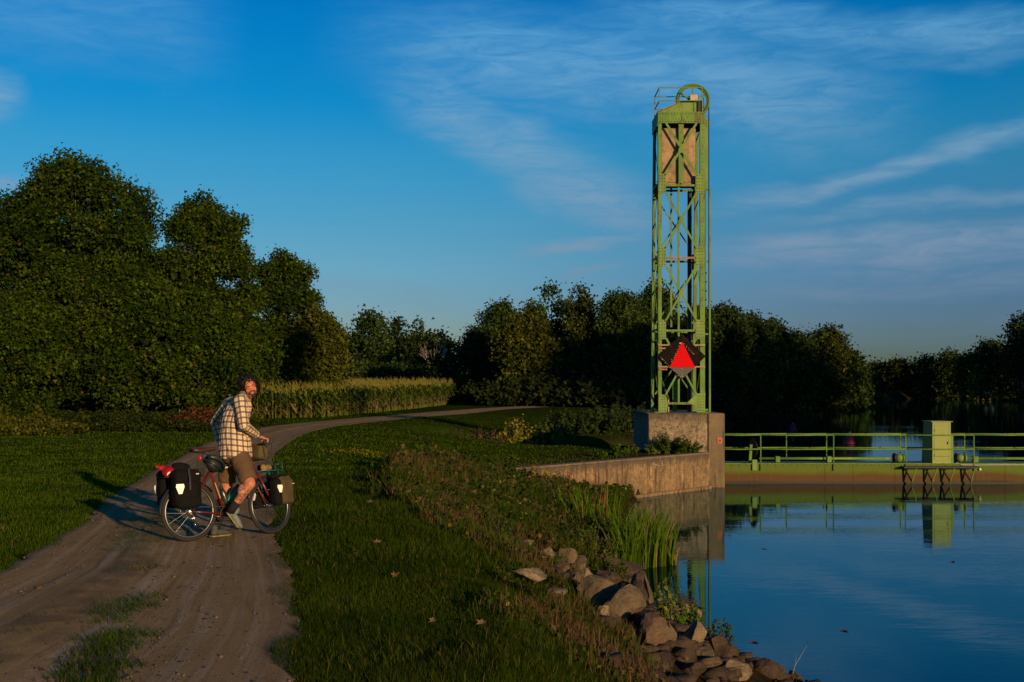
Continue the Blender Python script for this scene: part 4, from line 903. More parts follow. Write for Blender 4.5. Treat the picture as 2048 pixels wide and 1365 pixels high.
# small winding wheel near the pier and its post
G(MB().disc((GX_(1511), DG + .42, GZ_(899)), (1, .22, 0), .37, .05, 28), 'chain_wheel', M_dark, False)
G(MB().ring((GX_(1511), DG + .42, GZ_(899)), (1, .22, 0), .37, .03, 28, 6), 'chain_wheel', M_dark)
G(MB().bar((GX_(1502), DG + .2, ZD), (GX_(1504.5), DG + .2, GZ_(890)), .10, .06), 'wheel_post', M_green)
G(MB().box2((GX_(1504), DG - .08, GZ_(941)), (GX_(1513.5), DG - .055, GZ_(919.5))), 'wheel_plate', M_green2)
# platform and its brackets
xa, xb = GX_(1801), GX_(1951)
G(MB().box2((xa, DG - .42, GZ_(935.5)), (xb, DG - .052, GZ_(932.3))), 'platform', M_dark)
for a, b, c in [(1807.5, 1817.5, 1825.5), (1849, 1858, 1867), (1882, 1893, 1901), (1923, 1934.5, 1942)]:
    zb0, zt0 = GZ_(962), GZ_(936)
    G(MB().bar((GX_(a), DG - .06, zt0), (GX_(b), DG - .34, zb0), .07, .03), 'bracket', M_dark); G(MB().bar((GX_(c), DG - .38, zt0), (GX_(b), DG - .36, zb0), .06, .03), 'bracket', M_green)  # left struts coloured dark as shaded, right ones green as lit
    G(MB().bar((GX_(b), DG - .35, zb0), (GX_(b) + .01, DG - .35, WZ - .3), .07, .04), 'bracket', M_dark)
G(MB().tube([(GX_(x), DG - .03, GZ_(y)) for x, y in [(1912, 926), (1925, 930), (1950, 930.5), (2000, 930), (2060, 930), (2150, 930)]], .018, 6), 'conduit', simple('grey_conduit', (.38, .38, .34), .5))
G(MB().ball((GX_(1959), DG - .04, GZ_(939)), .05, 2), 'glint_knob', simple('glint_white', (.8, .75, .6), .3))  # added pale knob stands in for a small white glint, not a lamp
# cabinet on the platform
cb = empty('control_cabinet', (GX_(1883), DG, ZD + .03), label='tall yellowish green steel cabinet standing on the gate walkway', cat='cabinet')
def K(mb, name, mat): return child(mb, name, mat, cb)
cab = simple('cabinet_paint', (.20, .25, .045), .55, var=.12, scale=2.0, dirt=(.13, .12, .03), dirtamt=.25)
cx0, cx1, cz0, cz1 = GX_(1864.6), GX_(1901), ZD + .032, GZ_(844.5); cy0 = DG - .02
K(MB().prism([(cx0, cy0, cz0), (cx0, cy0, cz1), (cx0, cy0 + .92, cz1), (cx0, cy0 + 1.15, cz0)], (cx1 - cx0, 0, 0)), 'housing', cab)
K(MB().box2((cx0 - .06, cy0 - .05, cz1 + .002), (cx1 + .06, cy0 + .98, cz1 + .03)), 'lid', cab)
K(MB().box2((cx0 + .03, cy0 - .012, GZ_(913.5)), (cx1 - .05, cy0 - .002, GZ_(913))), 'panel_seam', M_dark)
dx0, dx1, dz0, dz1 = cx0 + .07, cx1 - .07, cz0 + .10, cz1 - .12
for a_, b_ in [((dx0, dz0), (dx1, dz0)), ((dx0, dz1), (dx1, dz1)), ((dx0, dz0), (dx0, dz1)), ((dx1, dz0), (dx1, dz1))]: K(MB().bar((a_[0], cy0 - .003, a_[1]), (b_[0], cy0 - .003, b_[1]), .006, .004, (0, 1, 0)), 'door_seam', M_gate)
K(MB().box((dx1 - .05, cy0 - .02, (dz0 + dz1) / 2), (.02, .03, .10)), 'door_handle', M_dark)
for z_ in (dz0 + .2, dz1 - .2): K(MB().box((dx0 + .01, cy0 - .012, z_), (.03, .02, .09)), 'hinge', M_green)
mb = MB()
for k in range(7): mb.box((cx0 + .06 + k * .095, cy0 - .008, cz1 - .04), (.022, .012, .022))
K(mb, 'bolts', M_white)['kind'] = 'stuff'
K(MB().box2((cx1 + .004, cy0 + .0, cz0), (cx1 + .10, cy0 + .10, GZ_(872))), 'conduit_post', M_green)
# buoys
M_buoy = simple('buoy_red', (.22, .012, .045), .5, var=.3)
def buoy(px, y, hh, label):
    D = (CAMH - WZ) * F / (y - HY); r = empty('channel_buoy', ((px - 1024) / F * D, D, WZ), label=label, cat='buoy', group='red buoys on the canal')
    MB().tube([(0, 0, -.3), (0, 0, .02), (0, 0, .03), (0, 0, .12)], [.24, .30, .38, .38], 18).build('float', M_buoy, r)
    MB().tube([(0, 0, .122), (0, 0, hh * .5), (0, 0, hh * .92)], [.30, .26, .10], 16).build('cone', M_buoy, r)
    MB().tube([(0, 0, hh * .92), (0, 0, hh)], [.06, .05], 10).build('light', M_white, r); return r
buoy(1585.5, 864, .72, 'red buoy nearer the pier, seen just above the top rail'); buoy(1700, 889, .80, 'red buoy seen between the two rails of the gate walkway')
# ------------------------------------------------------------------ rocks on the bank
def rock_mesh(seed, sub=3):
    r = np.random.default_rng(seed); b = bmesh.new(); bmesh.ops.create_icosphere(b, subdivisions=sub, radius=1.0)
    co = np.array([v.co[:] for v in b.verts]); co *= 1.32
    for k in range(10):
        n = r.normal(size=3); n /= np.linalg.norm(n); d = r.uniform(.42, .80); ex = co @ n - d; m_ = ex > 0; co[m_] -= np.outer(ex[m_], n) * .97
    for v, c in zip(b.verts, co):
        p = Vector(c); q = mnoise.fractal(p * 2.2 + Vector((seed, 0, 0)), 1.0, 2.0, 4) * .085; v.co = p + p.normalized() * q
    me = bpy.data.meshes.new('rock'); b.to_mesh(me); b.free(); return me
def rockmat(name, c0, c1):
    m, t = material(name); oc = t.node('ShaderNodeTexCoord').outputs['Object']; g = t.node('ShaderNodeNewGeometry').outputs['Position']
    c = t.ramp(t.noise(g, 3.5, 8, .7), [(.3, c0), (.68, c1)])
    c = t.mix(t.m('MULTIPLY', t.smooth(t.noise(g, 13, 6, .75), .55, .68), .7), c, (.045, .036, .026, 1))
    c = t.mix(t.m('MULTIPLY', t.smooth(t.noise(g, 24, 4, .7), .62, .72), .4), c, (.42, .36, .28, 1))
    wet = t.m('SUBTRACT', 1.0, t.smooth(t.m('ADD', t.node('ShaderNodeSeparateXYZ', {0: g}).outputs[2], t.m('MULTIPLY', t.noise(g, 5), .12)), WZ + .09, WZ + .17)); c = t.mix(t.m('MULTIPLY', wet, .7), c, (.018, .018, .010, 1))
    c = t.mix(t.m('MULTIPLY', t.smooth(t.noise(g, 4.5, 6, .7, .6), .55, .68), .5), c, (.045, .050, .018, 1))
    b = t.node('ShaderNodeBump', {'Strength': 1.0, 'Distance': .06, 'Height': t.m('ADD', t.noise(g, 9, 8, .75, .4), t.m('MULTIPLY', t.noise(t.mapping(g, (1, 1, 5), (R(25), R(15), 0)), 4, 4, .6), .8))})
    out(t, t.node('ShaderNodeBsdfPrincipled', {'Base Color': c, 'Roughness': .9, 'Normal': b.outputs[0], 'Specular IOR Level': .2}).outputs[0]); return m
RM = {'b': rockmat('brown_rock', (.090, .062, .034), (.21, .155, .088)), 'd': rockmat('dark_rock', (.042, .027, .017), (.11, .074, .045)),
      'p': rockmat('pale_rock', (.16, .115, .065), (.34, .25, .15)), 'r': rockmat('reddish_rock', (.095, .058, .034), (.19, .125, .075))}
ROCKS = [(435, 165, 175, 125, 'b', 'pointed grey brown rock at the very top of the riprap'), (492, 250, 115, 115, 'b', 'squat rock touching right foot of the pointed top rock'), (388, 265, 130, 95, 'p', 'pale edged rock below left of the pointed top rock'),
         (575, 245, 120, 90, 'd', 'dark slanting rock second row from the top'), (603, 300, 120, 125, 'b', 'upright block in the middle of the upper riprap'), (692, 232, 130, 75, 'b', 'low tan rock against the green weeds, upper right'),
         (708, 300, 120, 110, 'd', 'dark hollow faced rock right of the upright block'), (800, 300, 100, 70, 'b', 'small rock at cattail side of the upper riprap'), (270, 385, 240, 110, 'p', 'flat pale slab at left end of the riprap'),
         (480, 335, 120, 95, 'b', 'square rock above the dark gap in the riprap'), (468, 410, 120, 120, 'd', 'darkest rock left of the middle of the riprap'), (612, 420, 170, 130, 'p', 'tan cut faced block in the middle of the riprap'),
         (865, 345, 230, 130, 'd', 'long dark brown rock sloping to the cattails'), (760, 390, 160, 100, 'd', 'brown rock between tan block and long dark rock'), (420, 490, 230, 75, 'p', 'low pale rock sunk in dry grass below the slab'),
         (690, 520, 220, 140, 'b', 'broad speckled rock in the lower middle of the riprap'), (880, 470, 170, 130, 'd', 'dark rock below the long sloping one'), (1020, 520, 165, 190, 'b', 'tall warm lit rock left of the biggest pale boulder'),
         (865, 590, 220, 170, 'b', 'large rounded rock facing the lawn, lower riprap'), (758, 610, 120, 80, 'p', 'small pale rock half hidden in lawn side grass'), (1030, 680, 170, 140, 'd', 'dark leaning slab under the tall warm rock'),
         (1260, 635, 340, 165, 'p', 'biggest pale boulder lying above the water'), (1050, 790, 200, 160, 'r', 'reddish rock with a sharp ridge by the weeds'), (1355, 790, 160, 180, 'p', 'pale brown block under the biggest boulder'),
         (1190, 800, 120, 120, 'b', 'narrow rock behind the leafy green weed'), (1480, 850, 150, 100, 'd', 'rough dark rock at the waterline past the pale block'), (1230, 725, 170, 75, 'd', 'dark wedge tucked under the biggest boulder'),
         (1545, 930, 130, 90, 'd', 'sloping dark rock with foot in the water'), (1465, 965, 150, 85, 'r', 'reddish rock near the bottom waterline'), (1650, 1025, 215, 130, 'p', 'pale cracked rock at bottom edge by the water'),
         (1632, 960, 70, 50, 'b', 'little rock behind the pale cracked one'), (1712, 975, 85, 55, 'd', 'little dark rock lying in the water'), (1862, 1010, 185, 95, 'd', 'low wet rock farthest out in the water'),
         (800, 925, 115, 75, 'r', 'single reddish rock out in the lawn side grass'), (965, 955, 165, 65, 'd', 'half buried flat rock near the bottom edge'), (1120, 1005, 110, 65, 'r', 'small reddish rock right of the half buried flat one'),
         (250, 168, 110, 50, 'p', 'small pale rock alone in weeds left of the pile'), (1400, 900, 110, 80, 'b', 'brown rock below the pale brown block'), (1330, 1000, 150, 90, 'd', 'dark low rock at the bottom among green weeds'),
         (930, 400, 110, 80, 'b', 'small rock wedged at the cattail edge'), (1090, 600, 100, 80, 'd', 'dark rock in the gap left of the biggest boulder')]
RKP = []
for i, (zx, zy, ww, hh, kd, lb) in enumerate(ROCKS):
    px, py = 980 + zx / 3.303, 1040 + zy / 3.303
    p = hit(px, py + hh / 3.303 * .30); D = p.y; wm = ww / 3.303 * D / F; hm = hh / 3.303 * D / F
    RKP.append((p.x, p.y, wm * .55, hm)); o = link('rock', rock_mesh(100 + i), RM[kd]); tag(o, lb, 'rock', 'riprap rocks at the water edge')
    o.location = (p.x, p.y + .05, p.z + hm * .36); o.scale = (wm * .60, (wm + hm) * .35, hm * .74)
    o.rotation_euler = (random.uniform(-.15, .15), random.uniform(-.12, .12), random.uniform(-.3, .3))
# small fill stones under and between the rocks
Vs, Fs, off = [], [], 0; bs = rock_mesh(77, 1); bv = np.array([v.co[:] for v in bs.vertices]); bf = np.array([p.vertices[:] for p in bs.polygons])
k = 0
while k < 900:
    y = random.uniform(8.5, 21.5); s0 = random.uniform(-.3, 3.1) * (1 if y < 19 else .7)
    x = np.interp(y, CP[:16, 1], CP[:16, 0]) - s0
    z = hz(x, y); sc = random.uniform(.05, .20); a = random.uniform(0, 6.28); c_, s_2 = math.cos(a), math.sin(a)
    v = bv * [sc, sc * .8, sc * .6] * np.random.default_rng(k).uniform(.8, 1.3, 3); v = np.stack([v[:, 0] * c_ - v[:, 1] * s_2, v[:, 0] * s_2 + v[:, 1] * c_, v[:, 2]], 1) + [x, y, z + sc * .15]
    Vs.append(v); Fs.append(bf + off); off += len(v); k += 1
tag(link('fill_stones', npmesh('fill_stones', np.concatenate(Vs), np.concatenate(Fs), 3), RM['d']), 'small dark stones packed between the riprap rocks', 'stones', kind='stuff')

# ------------------------------------------------------------------ weeds on the bank
def bandpts(n, y0, y1, s0, s1):
    y = rng.uniform(y0, y1, n); sx = np.interp(y, CP[:16, 1], CP[:16, 0]); s = rng.uniform(s0, s1, n); return sx - s * 1.05, y
X, Y = bandpts(150000, 8, 37.5, .1, 5.4); s_ = sdist(X, Y)
lim = np.interp(Y, [6, 12, 16, 20, 26, 31, 33, 37], [3.6, 3.8, 4.0, 4.3, 4.8, 4.8, 4.6, 4.0]) + .6 * vnoise(X, Y, 1.6, 12)
rockzone = (Y < 20.5) & (s_ < np.interp(Y, [9, 13, 16, 19, 20.5], [2.6, 2.7, 3.2, 3.0, 1.2])) & (rng.random(len(X)) < .985)
keep = (s_ > .05) & (s_ < lim) & ~rockzone & ((X - 7.12) * nr.x + (Y - 41) * nr.y > -.05)
for (rx_, ry_, rr_, _h) in RKP: keep &= np.hypot((X - rx_) / (rr_ * 1.05), (Y - ry_ + .05) / (rr_ * .8 + _h * .5 + .12)) > 1
X, Y, s_ = X[keep], Y[keep], s_[keep]; n = len(X); P0 = np.stack([X, Y, height(X, Y)], 1)
zone = vnoise(X, Y, 2.3, 61) + rng.normal(0, .35, n)
c = mixcol((.022, .042, .002), (.055, .085, .004), rng.random(n)); dry = (zone - .35 * (Y > 20) * (s_ < 3)) > .05; c[dry] = mixcol((.075, .042, .018), (.14, .090, .038), rng.random(dry.sum()))
hgt = np.interp(Y, [8, 13, 18, 22, 30, 37], [.14, .18, .26, .42, .42, .30]) * rng.uniform(.4, 1.3, n) * np.clip(1 + .4 * vnoise(X, Y, 1.4, 63), .4, 1.6)
V, Fc, C = blades(n, P0, hgt, .008 * np.clip(Y / 14, .8, 2) * rng.uniform(.7, 1.5, n), .8, c, True)
tag(link('bank_grass', npmesh('bank_grass', V, Fc, 3, C), M_grass), 'tangle of dry and green tall grass down the canal bank', 'tall grass', kind='stuff')
# broad leaves among it
k = rng.random(n) < .36; X2, Y2 = X[k], Y[k]; n2 = len(X2)
h2 = np.interp(Y2, [8, 13, 18, 22, 30, 37], [.08, .12, .24, .42, .42, .28]) * np.clip(1 + .7 * vnoise(X2, Y2, 1.0, 71), .15, 2)
cz = vnoise(X2, Y2, 1.9, 73) + rng.normal(0, .3, n2)
c2 = mixcol((.014, .030, .005), (.040, .066, .008), rng.random(n2)); br = cz > .35; c2[br] = mixcol((.07, .045, .02), (.12, .08, .03), rng.random(br.sum())); ye = cz < -1.0; c2[ye] = mixcol((.12, .13, .012), (.19, .17, .02), rng.random(ye.sum()))
V, Fc, C = leaves(np.stack([X2, Y2, height(X2, Y2) + h2 * rng.random(n2) ** .7], 1), rng.normal(size=(n2, 3)) * .8 + [.1, -.4, .5], .055 * np.clip(Y2 / 16, .7, 1.8) * rng.uniform(.6, 1.4, n2), c2)
tag(link('bank_weeds', npmesh('bank_weeds', V, Fc, 3, C), M_leaf), 'low broad leaved weeds mixed in the bank grass', 'weeds', kind='stuff')

def weed_plant(name, p, H, R_, ns, lsz, c0, c1, label, cat, nl=22, spread=.6, flower=None, group=None):
    """leafy stems rising from one root"""
    root = empty(name, p, label=label, cat=cat, group=group); mb = MB(); LC, LN, LS, LCc = [], [], [], []
    for k in range(ns):
        a = random.uniform(0, 6.28); q = random.random() ** .5 * R_; top = Vector((math.cos(a) * q, math.sin(a) * q, H * random.uniform(.6, 1.0) * (1 - .35 * (q / max(R_, .01)) ** 2)))
        b0 = top * .25; b0.z = -.03; md = (b0 + top) / 2 + Vector((random.uniform(-.05, .05), random.uniform(-.05, .05), .04))
        mb.tube([b0, md, top], [.008, .006, .003], 4)
        for j in range(nl):
            q = .15 + .85 * (j + random.random()) / nl; c = b0.lerp(md, q * 2) if q < .5 else md.lerp(top, q * 2 - 1)
            a2 = random.uniform(0, 6.28); L = lsz * random.uniform(.6, 1.2) * (1.1 - .5 * q)
            LC.append(c + Vector((math.cos(a2) * L * .5, math.sin(a2) * L * .5, 0))); LN.append((math.cos(a2) * .5 + random.gauss(0, .3), math.sin(a2) * .5 - .2 + random.gauss(0, .3), .7)); LS.append(L)
            f = random.random(); cc = np.array(c0) * (1 - f) + np.array(c1) * f
            if flower is not None and q > .82: cc = np.array(flower) * random.uniform(.7, 1.2)
            LCc.append(cc)
    mb.build('stems', M_bark, root)['kind'] = 'stuff'
    V, Fc, C = leaves(np.array(LC), np.array(LN), np.array(LS), np.array(LCc)); o = link('leaves', npmesh('leaves', V, Fc, 3, C), M_leaf, root); o['kind'] = 'stuff'; return root
G1, G2 = (.024, .050, .003), (.055, .095, .005); DK1, DK2 = (.016, .034, .006), (.038, .060, .010); YG1, YG2 = (.085, .12, .012), (.16, .18, .02)
def W(px, py, D=None): 
    if D is None: return hit(px, py)
    x = (px - 1024) / F * D; return Vector((x, D, hz(x, D)))
weed_plant('weed_plant', W(1012, 962), .95, .55, 16, .13, DK1, G2, 'tall leafy weed clump above left end of the wing wall', 'weed')
weed_plant('weed_plant', W(1075, 985), .95, .6, 20, .10, (.05, .06, .01), (.11, .12, .015), 'yellow tipped goldenrod clump in front of the wing wall', 'weed', flower=(.26, .19, .02))
weed_plant('weed_plant', W(1120, 975), .75, .45, 12, .10, (.09, .055, .02), (.14, .09, .04), 'dry brown branching weed in front of the wing wall', 'weed', nl=8)
weed_plant('weed_plant', W(1000, 1010), .8, .6, 16, .09, (.06, .06, .012), (.12, .10, .02), 'straw coloured weed clump left of the goldenrod', 'weed', nl=14)
weed_plant('weed_plant', W(1180, 1095, 21.5), .85, .65, 34, .09, G1, (.10, .13, .015), 'dense light green bush between rocks and cattails', 'weed', nl=30)
weed_plant('weed_plant', W(1140, 1075, 22.5), .8, .6, 24, .09, G1, G2, 'leafy weed above the top of the rocks', 'weed', nl=24)
weed_plant('weed_plant', W(1225, 1120, 20.5), .55, .45, 20, .08, G1, (.09, .12, .015), 'low green weed at foot of the front cattails', 'weed', nl=20)
weed_plant('weed_plant', W(1205, 1045, 25), .9, .6, 22, .12, DK1, G2, 'dark broad leaved weed behind the cattail spikes', 'weed')
weed_plant('weed_plant', W(1290, 1165, 19), .20, .25, 10, .07, G1, (.10, .13, .015), 'small weed rooted at the waterline below the cattails', 'weed', nl=14)
weed_plant('weed_plant', W(1368, 1300, 14.6), .55, .22, 14, .085, G1, (.07, .13, .012), 'bright leafy weed growing between lower rocks', 'weed', nl=22)
weed_plant('weed_plant', W(1335, 1330, 13.4), .65, .16, 8, .07, YG1, YG2, 'slender yellow green weed beside the reddish rock', 'weed', nl=20)
weed_plant('weed_plant', W(1440, 1340, 13.0), .40, .3, 14, .06, G1, G2, 'low weed in front of the bottom rocks', 'weed', nl=16)
weed_plant('weed_plant', W(1250, 1345, 11.5), .32, .3, 14, .06, G1, G2, 'short weed by the half buried flat rock', 'weed', nl=16)
weed_plant('weed_plant', W(1095, 1180, 15.4), .30, .3, 12, .06, G1, G2, 'short weed on the pale slab', 'weed', nl=16)
weed_plant('weed_plant', W(1000, 1130, 16.5), .5, .5, 22, .07, DK1, G2, 'dark green weed mound left of the pointed rock', 'weed', nl=20)
for x, y, h_, r_, n_, lb in [(1205, 915, .35, .2, 6, 'small weed on the lawn edge behind the wall, leftmost'), (1235, 912, .45, .35, 10, 'low weed on the lawn edge behind the wall, middle'), (1262, 908, .4, .3, 9, 'low weed on the lawn edge nearest the pier')]:
    weed_plant('weed_plant', W(x, y), h_, r_, n_, .13, G1, (.08, .12, .012), lb, 'weed')
weed_plant('shrub', Vector((PX(1335), DP - .75, -.68)), .85, .9, 42, .14, DK1, G2, 'dark green bush against the foot of the pier', 'bush', nl=22)
weed_plant('shrub', Vector((PX(1375), DP - .6, -.68)), .55, .55, 20, .13, DK1, G2, 'low dark bush at the right foot of the pier', 'bush', nl=18)
weed_plant('shrub', Vector((PX(1302), DP - .9, -.68)), .45, .45, 18, .13, (.07, .11, .012), (.12, .16, .02), 'light green low bush at the left foot of the pier', 'bush', nl=18)
def far_w(px, topy, D, R_, ns, lsz, c0, c1, lb, nl=26, **kw):
    x = (px - 1024) / F * D; z = hz(x, D); return weed_plant('shrub', Vector((x, D, z)), CAMH + (HY - topy) / F * D - z, R_, ns, lsz, c0, c1, lb, 'bush', nl=nl, **kw)
far_w(1028, 822, 50.5, 1.0, 60, .22, (.10, .12, .012), (.20, .20, .022), 'yellow green goldenrod bush beyond the lawn', flower=(.22, .19, .02))
far_w(1098, 815, 51.0, 1.35, 80, .22, (.045, .075, .008), (.10, .14, .015), 'larger green bush beside the goldenrod bush')
far_w(1102, 790, 51.5, .22, 6, .18, (.05, .08, .01), (.10, .14, .015), 'single tall leafy stalk rising from the green bush')
far_w(1150, 812, 54, 1.5, 60, .24, DK1, DK2, 'dark bush left of the concrete pier')
far_w(1205, 806, 57, 1.8, 70, .26, DK1, DK2, 'dark round bush nearest the concrete pier')
far_w(1255, 800, 60, 1.8, 70, .26, DK1, DK2, 'dark bush partly hidden by the concrete pier')
far_w(965, 845, 49.5, 1.6, 60, .16, (.06, .04, .015), (.10, .07, .03), 'low brown dry bush left of the goldenrod')
far_w(905, 850, 49.5, 1.2, 40, .16, DK1, (.06, .06, .02), 'low dark brush at left end of the ditch')
# lower edge plants of the wood and far bank
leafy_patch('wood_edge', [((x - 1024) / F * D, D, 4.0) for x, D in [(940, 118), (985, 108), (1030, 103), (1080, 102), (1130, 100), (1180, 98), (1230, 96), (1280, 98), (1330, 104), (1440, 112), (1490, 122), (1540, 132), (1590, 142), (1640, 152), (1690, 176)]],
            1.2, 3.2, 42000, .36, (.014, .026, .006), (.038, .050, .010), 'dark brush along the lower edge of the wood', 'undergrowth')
leafy_patch('far_reeds', [((x - 1024) / F * D, D, r) for x, D, r in [(1720, 255, 3), (1735, 262, 3), (1760, 290, 3), (1690, 240, 3)]], 1.0, 3.0, 3500, .45, (.05, .06, .012), (.13, .12, .02), 'yellowish reeds at the far canal bend', 'reeds')
# ------------------------------------------------------------------ cattails
M_spike = simple('cattail_brown', (.13, .035, .014), .9, var=.2)
def cattail(px, py, D, H, n, r, spikes, label):
    x = (px - 1024) / F * D; z = hz(x, D); z = WZ - .1 if z < WZ else z; root = empty('cattail_clump', (x, D, z), label=label, cat='cattails', group='cattails along the water edge')
    Vs, Fs, Cs, off = [], [], [], 0
    for k in range(int(n * 1.8)):
        a = random.uniform(0, 6.28); q = random.random() ** .6 * r * 1.15; b = Vector((math.cos(a) * q, math.sin(a) * q * .7, 0)); L = H * random.uniform(.6, 1.05); ln = random.uniform(.05, .38) * L; a2 = a + random.uniform(-1.2, 1.2); w_ = random.uniform(.008, .013) * (D / 20)
        th = random.uniform(0, 3.14); t1 = Vector((math.cos(th), math.sin(th), 0)) * w_; f = random.random(); c0 = np.array((.038, .088, .003)) * (1 - f) + np.array((.10, .165, .008)) * f
        if random.random() < .12: c0 = np.array((.22, .15, .05))
        SEG = 5
        for j in range(SEG + 1):
            u = j / SEG; c = b + Vector((math.cos(a2) * ln * u ** 2.2, math.sin(a2) * ln * u ** 2.2, L * (u - .10 * u ** 3))); ww = 1 - u ** 3 * .95
            Vs += [tuple(c - t1 * ww), tuple(c + t1 * ww)]; cc = c0 * (.9 + .2 * u) + np.array((.05, .04, .0)) * max(0, .25 - u) * 3; Cs += [tuple(cc)] * 2
            if j: i = off + 2 * j; Fs += [(i - 2, i - 1, i + 1), (i - 2, i + 1, i)]
        off += 2 * (SEG + 1)
    link('leaves', npmesh('leaves', np.array(Vs), np.array(Fs), 3, np.array(Cs)), M_grass, root)['kind'] = 'stuff'
    for (dx, ty) in spikes:
        hh = CAMH + (HY - ty) / F * D - z
        st = MB().tube([(dx * .5, 0, 0), (dx, 0, hh)], [.007, .005], 5).build('stalk', M_spike, root); MB().tube([(dx, 0, hh - .28), (dx, 0, hh - .265), (dx, 0, hh - .07), (dx, 0, hh - .055)], [.008, .016, .016, .006], 8).build('seed_head', M_spike, root, True)
for a in [(1252, 1140, 22.3, 1.25, 60, .30, [], 'left tall cattail clump standing at the water edge'), (1272, 1128, 23.2, 1.45, 80, .34, [], 'densest cattail clump behind the front left one'),
          (1302, 1120, 23.4, 1.30, 60, .28, [], 'middle cattail clump with feet in the water'), (1322, 1110, 24.0, 1.30, 60, .26, [], 'right cattail clump with upright blades in water'),
          (1344, 1118, 23.5, .62, 10, .08, [], 'thin short cattail tuft farthest out in the water'), (1240, 1095, 25.2, 1.35, 70, .45, [(-.35, 985)], 'cattail clump behind the weeds, single seed head'),
          (1292, 1080, 26.5, 1.2, 60, .4, [], 'rear cattail clump before the reflected wall'), (1195, 1045, 27.0, 1.35, 60, .45, [(-.04, 944), (.18, 975), (.10, 983)], 'cattail clump with three brown seed heads'),
          (1145, 1035, 27.5, 1.2, 30, .35, [(-.07, 948)], 'sparse cattail clump with one seed head on the left'), (1165, 1050, 26, 1.1, 36, .4, [], 'short cattail clump between the two seeding ones')]:
    cattail(*a)
# ------------------------------------------------------------------ flowers, fallen leaves, floating bits
n = 620; u = rng.random(n); X = -4.9 + u * 3.6 + rng.normal(0, .25, n); Y = 30.5 - u * 3.2 + rng.normal(0, .45, n)
k = rng.random(n) < .25; X[k] = rng.uniform(-6, -.5, k.sum()); Y[k] = rng.uniform(21, 40, k.sum())
V, Fc, C = leaves(np.stack([X, Y, height(X, Y) + rng.uniform(.05, .11, n)], 1), rng.normal(size=(n, 3)) * .4 + [0, -.6, .8], .034 * rng.uniform(.6, 1.3, n), mixcol((.14, .12, .006), (.24, .20, .012), rng.random(n)))
tag(link('yellow_flowers', npmesh('yellow_flowers', V, Fc, 3, C), M_leaf), 'drift of small yellow flowers across the lawn', 'flowers', kind='stuff')
def leafmesh(seed):
    r = np.random.default_rng(seed); k = 11; a = np.linspace(0, 2 * np.pi, k, endpoint=False); rr = np.where(np.arange(k) % 2 == 0, 1, .55) * r.uniform(.8, 1.1, k)
    V = [(0, 0, .12)] + [(math.cos(x) * q, math.sin(x) * q * .8, abs(math.sin(x + seed)) * .45 * q) for x, q in zip(a, rr)]
    return npmesh('leaf', np.array(V), np.array([(0, 1 + i, 1 + (i + 1) % k) for i in range(k)]), 3)
LM = [simple('leaf_orange', (.17, .075, .025), .8), simple('leaf_tan', (.18, .115, .055), .8), simple('leaf_red', (.16, .02, .015), .8), simple('leaf_yellow', (.30, .22, .08), .8)]
for i, (px, py, s, mi, lb) in enumerate([(588, 1212, .075, 0, 'curled orange leaf on the right edge of the path'), (637, 1283, .055, 1, 'tan leaf on gravel at the bottom right path edge'), (3, 1067, .08, 0, 'orange leaf in grass at the far left edge'),
        (26, 1087, .075, 1, 'tan leaf in the left grass, left of a pair'), (40, 1092, .06, 1, 'tan leaf in the left grass, right of a pair'), (4, 1160, .06, 3, 'yellow leaf on gravel at the left edge'), (75, 1182, .07, 1, 'flat pale leaf lying on the left wheel track'),
        (84, 1345, .04, 2, 'small red leaf on the path near the bottom'), (812, 950, .07, 0, 'orange leaf on the lawn near the dry brush'), (790, 1162, .075, 0, 'orange leaf lying in the middle of the right lawn'), (752, 1094, .07, 1, 'tan leaf on the lawn left of the dry brush'),
        (866, 1256, .06, 1, 'dull leaf low in the right lawn'), (963, 1260, .07, 1, 'pale leaf in the grass toward the rocks'), (592, 920, .12, 3, 'pale yellow leaf on the lawn beside the path bend'), (250, 1268, .045, 0, 'tiny orange leaf on the grass strip, upper one'),
        (253, 1325, .045, 0, 'tiny orange leaf on the grass strip, lower one'), (740, 1012, .09, 1, 'dry leaf on the lawn beyond the front wheel')]):
    o = link('fallen_leaf', leafmesh(i), LM[mi]); tag(o, lb, 'leaf', 'fallen leaves'); p = hit(px, py); o.location = (p.x, p.y, p.z + (.05 if not (-0.02 < path_t(p.x, p.y) < 1.02) else .012)); s *= .7; o.scale = (s, s, s); o.rotation_euler = (random.uniform(.1, .6), random.uniform(-.3, .3), random.uniform(0, 6))
for i, (px, py, lb) in enumerate([(1527, 1098, 'brown leaf floating on open water below the gate'), (1905, 1124, 'small leaf floating at right under the cabinet reflection'), (1688, 1262, 'leaf floating midway down the open water'), (1508, 1285, 'pale scrap floating beyond the lower rocks')]):
    o = link('floating_leaf', leafmesh(40 + i), LM[0]); tag(o, lb, 'leaf', 'leaves floating on the canal'); D = (CAMH - WZ) * F / (py - HY); o.location = ((px - 1024) / F * D, D, WZ + .004); o.scale = (.09, .09, .04); o.rotation_euler = (0, 0, i)
n = 260; D = rng.uniform(14, 40, n); X = rng.uniform(3.2, 18, n); k = (sdist(X, D) < -.15); X, D = X[k], D[k]; n = len(X)
V, Fc, C = leaves(np.stack([X, D, np.full(n, WZ + .006)], 1), np.tile([0., 0, 1], (n, 1)), rng.uniform(.012, .035, n), mixcol((.06, .04, .02), (.25, .2, .12), rng.random(n)), fold=.0)
tag(link('floating_debris', npmesh('floating_debris', V, Fc, 3, C), M_leaf), 'tiny seeds and leaf bits scattered on the water', 'debris', kind='stuff')
st = empty('dry_stalk', tuple(hit(1578, 1362)), label='thin dry stalk leaning over the water at the bottom right', cat='stalk')
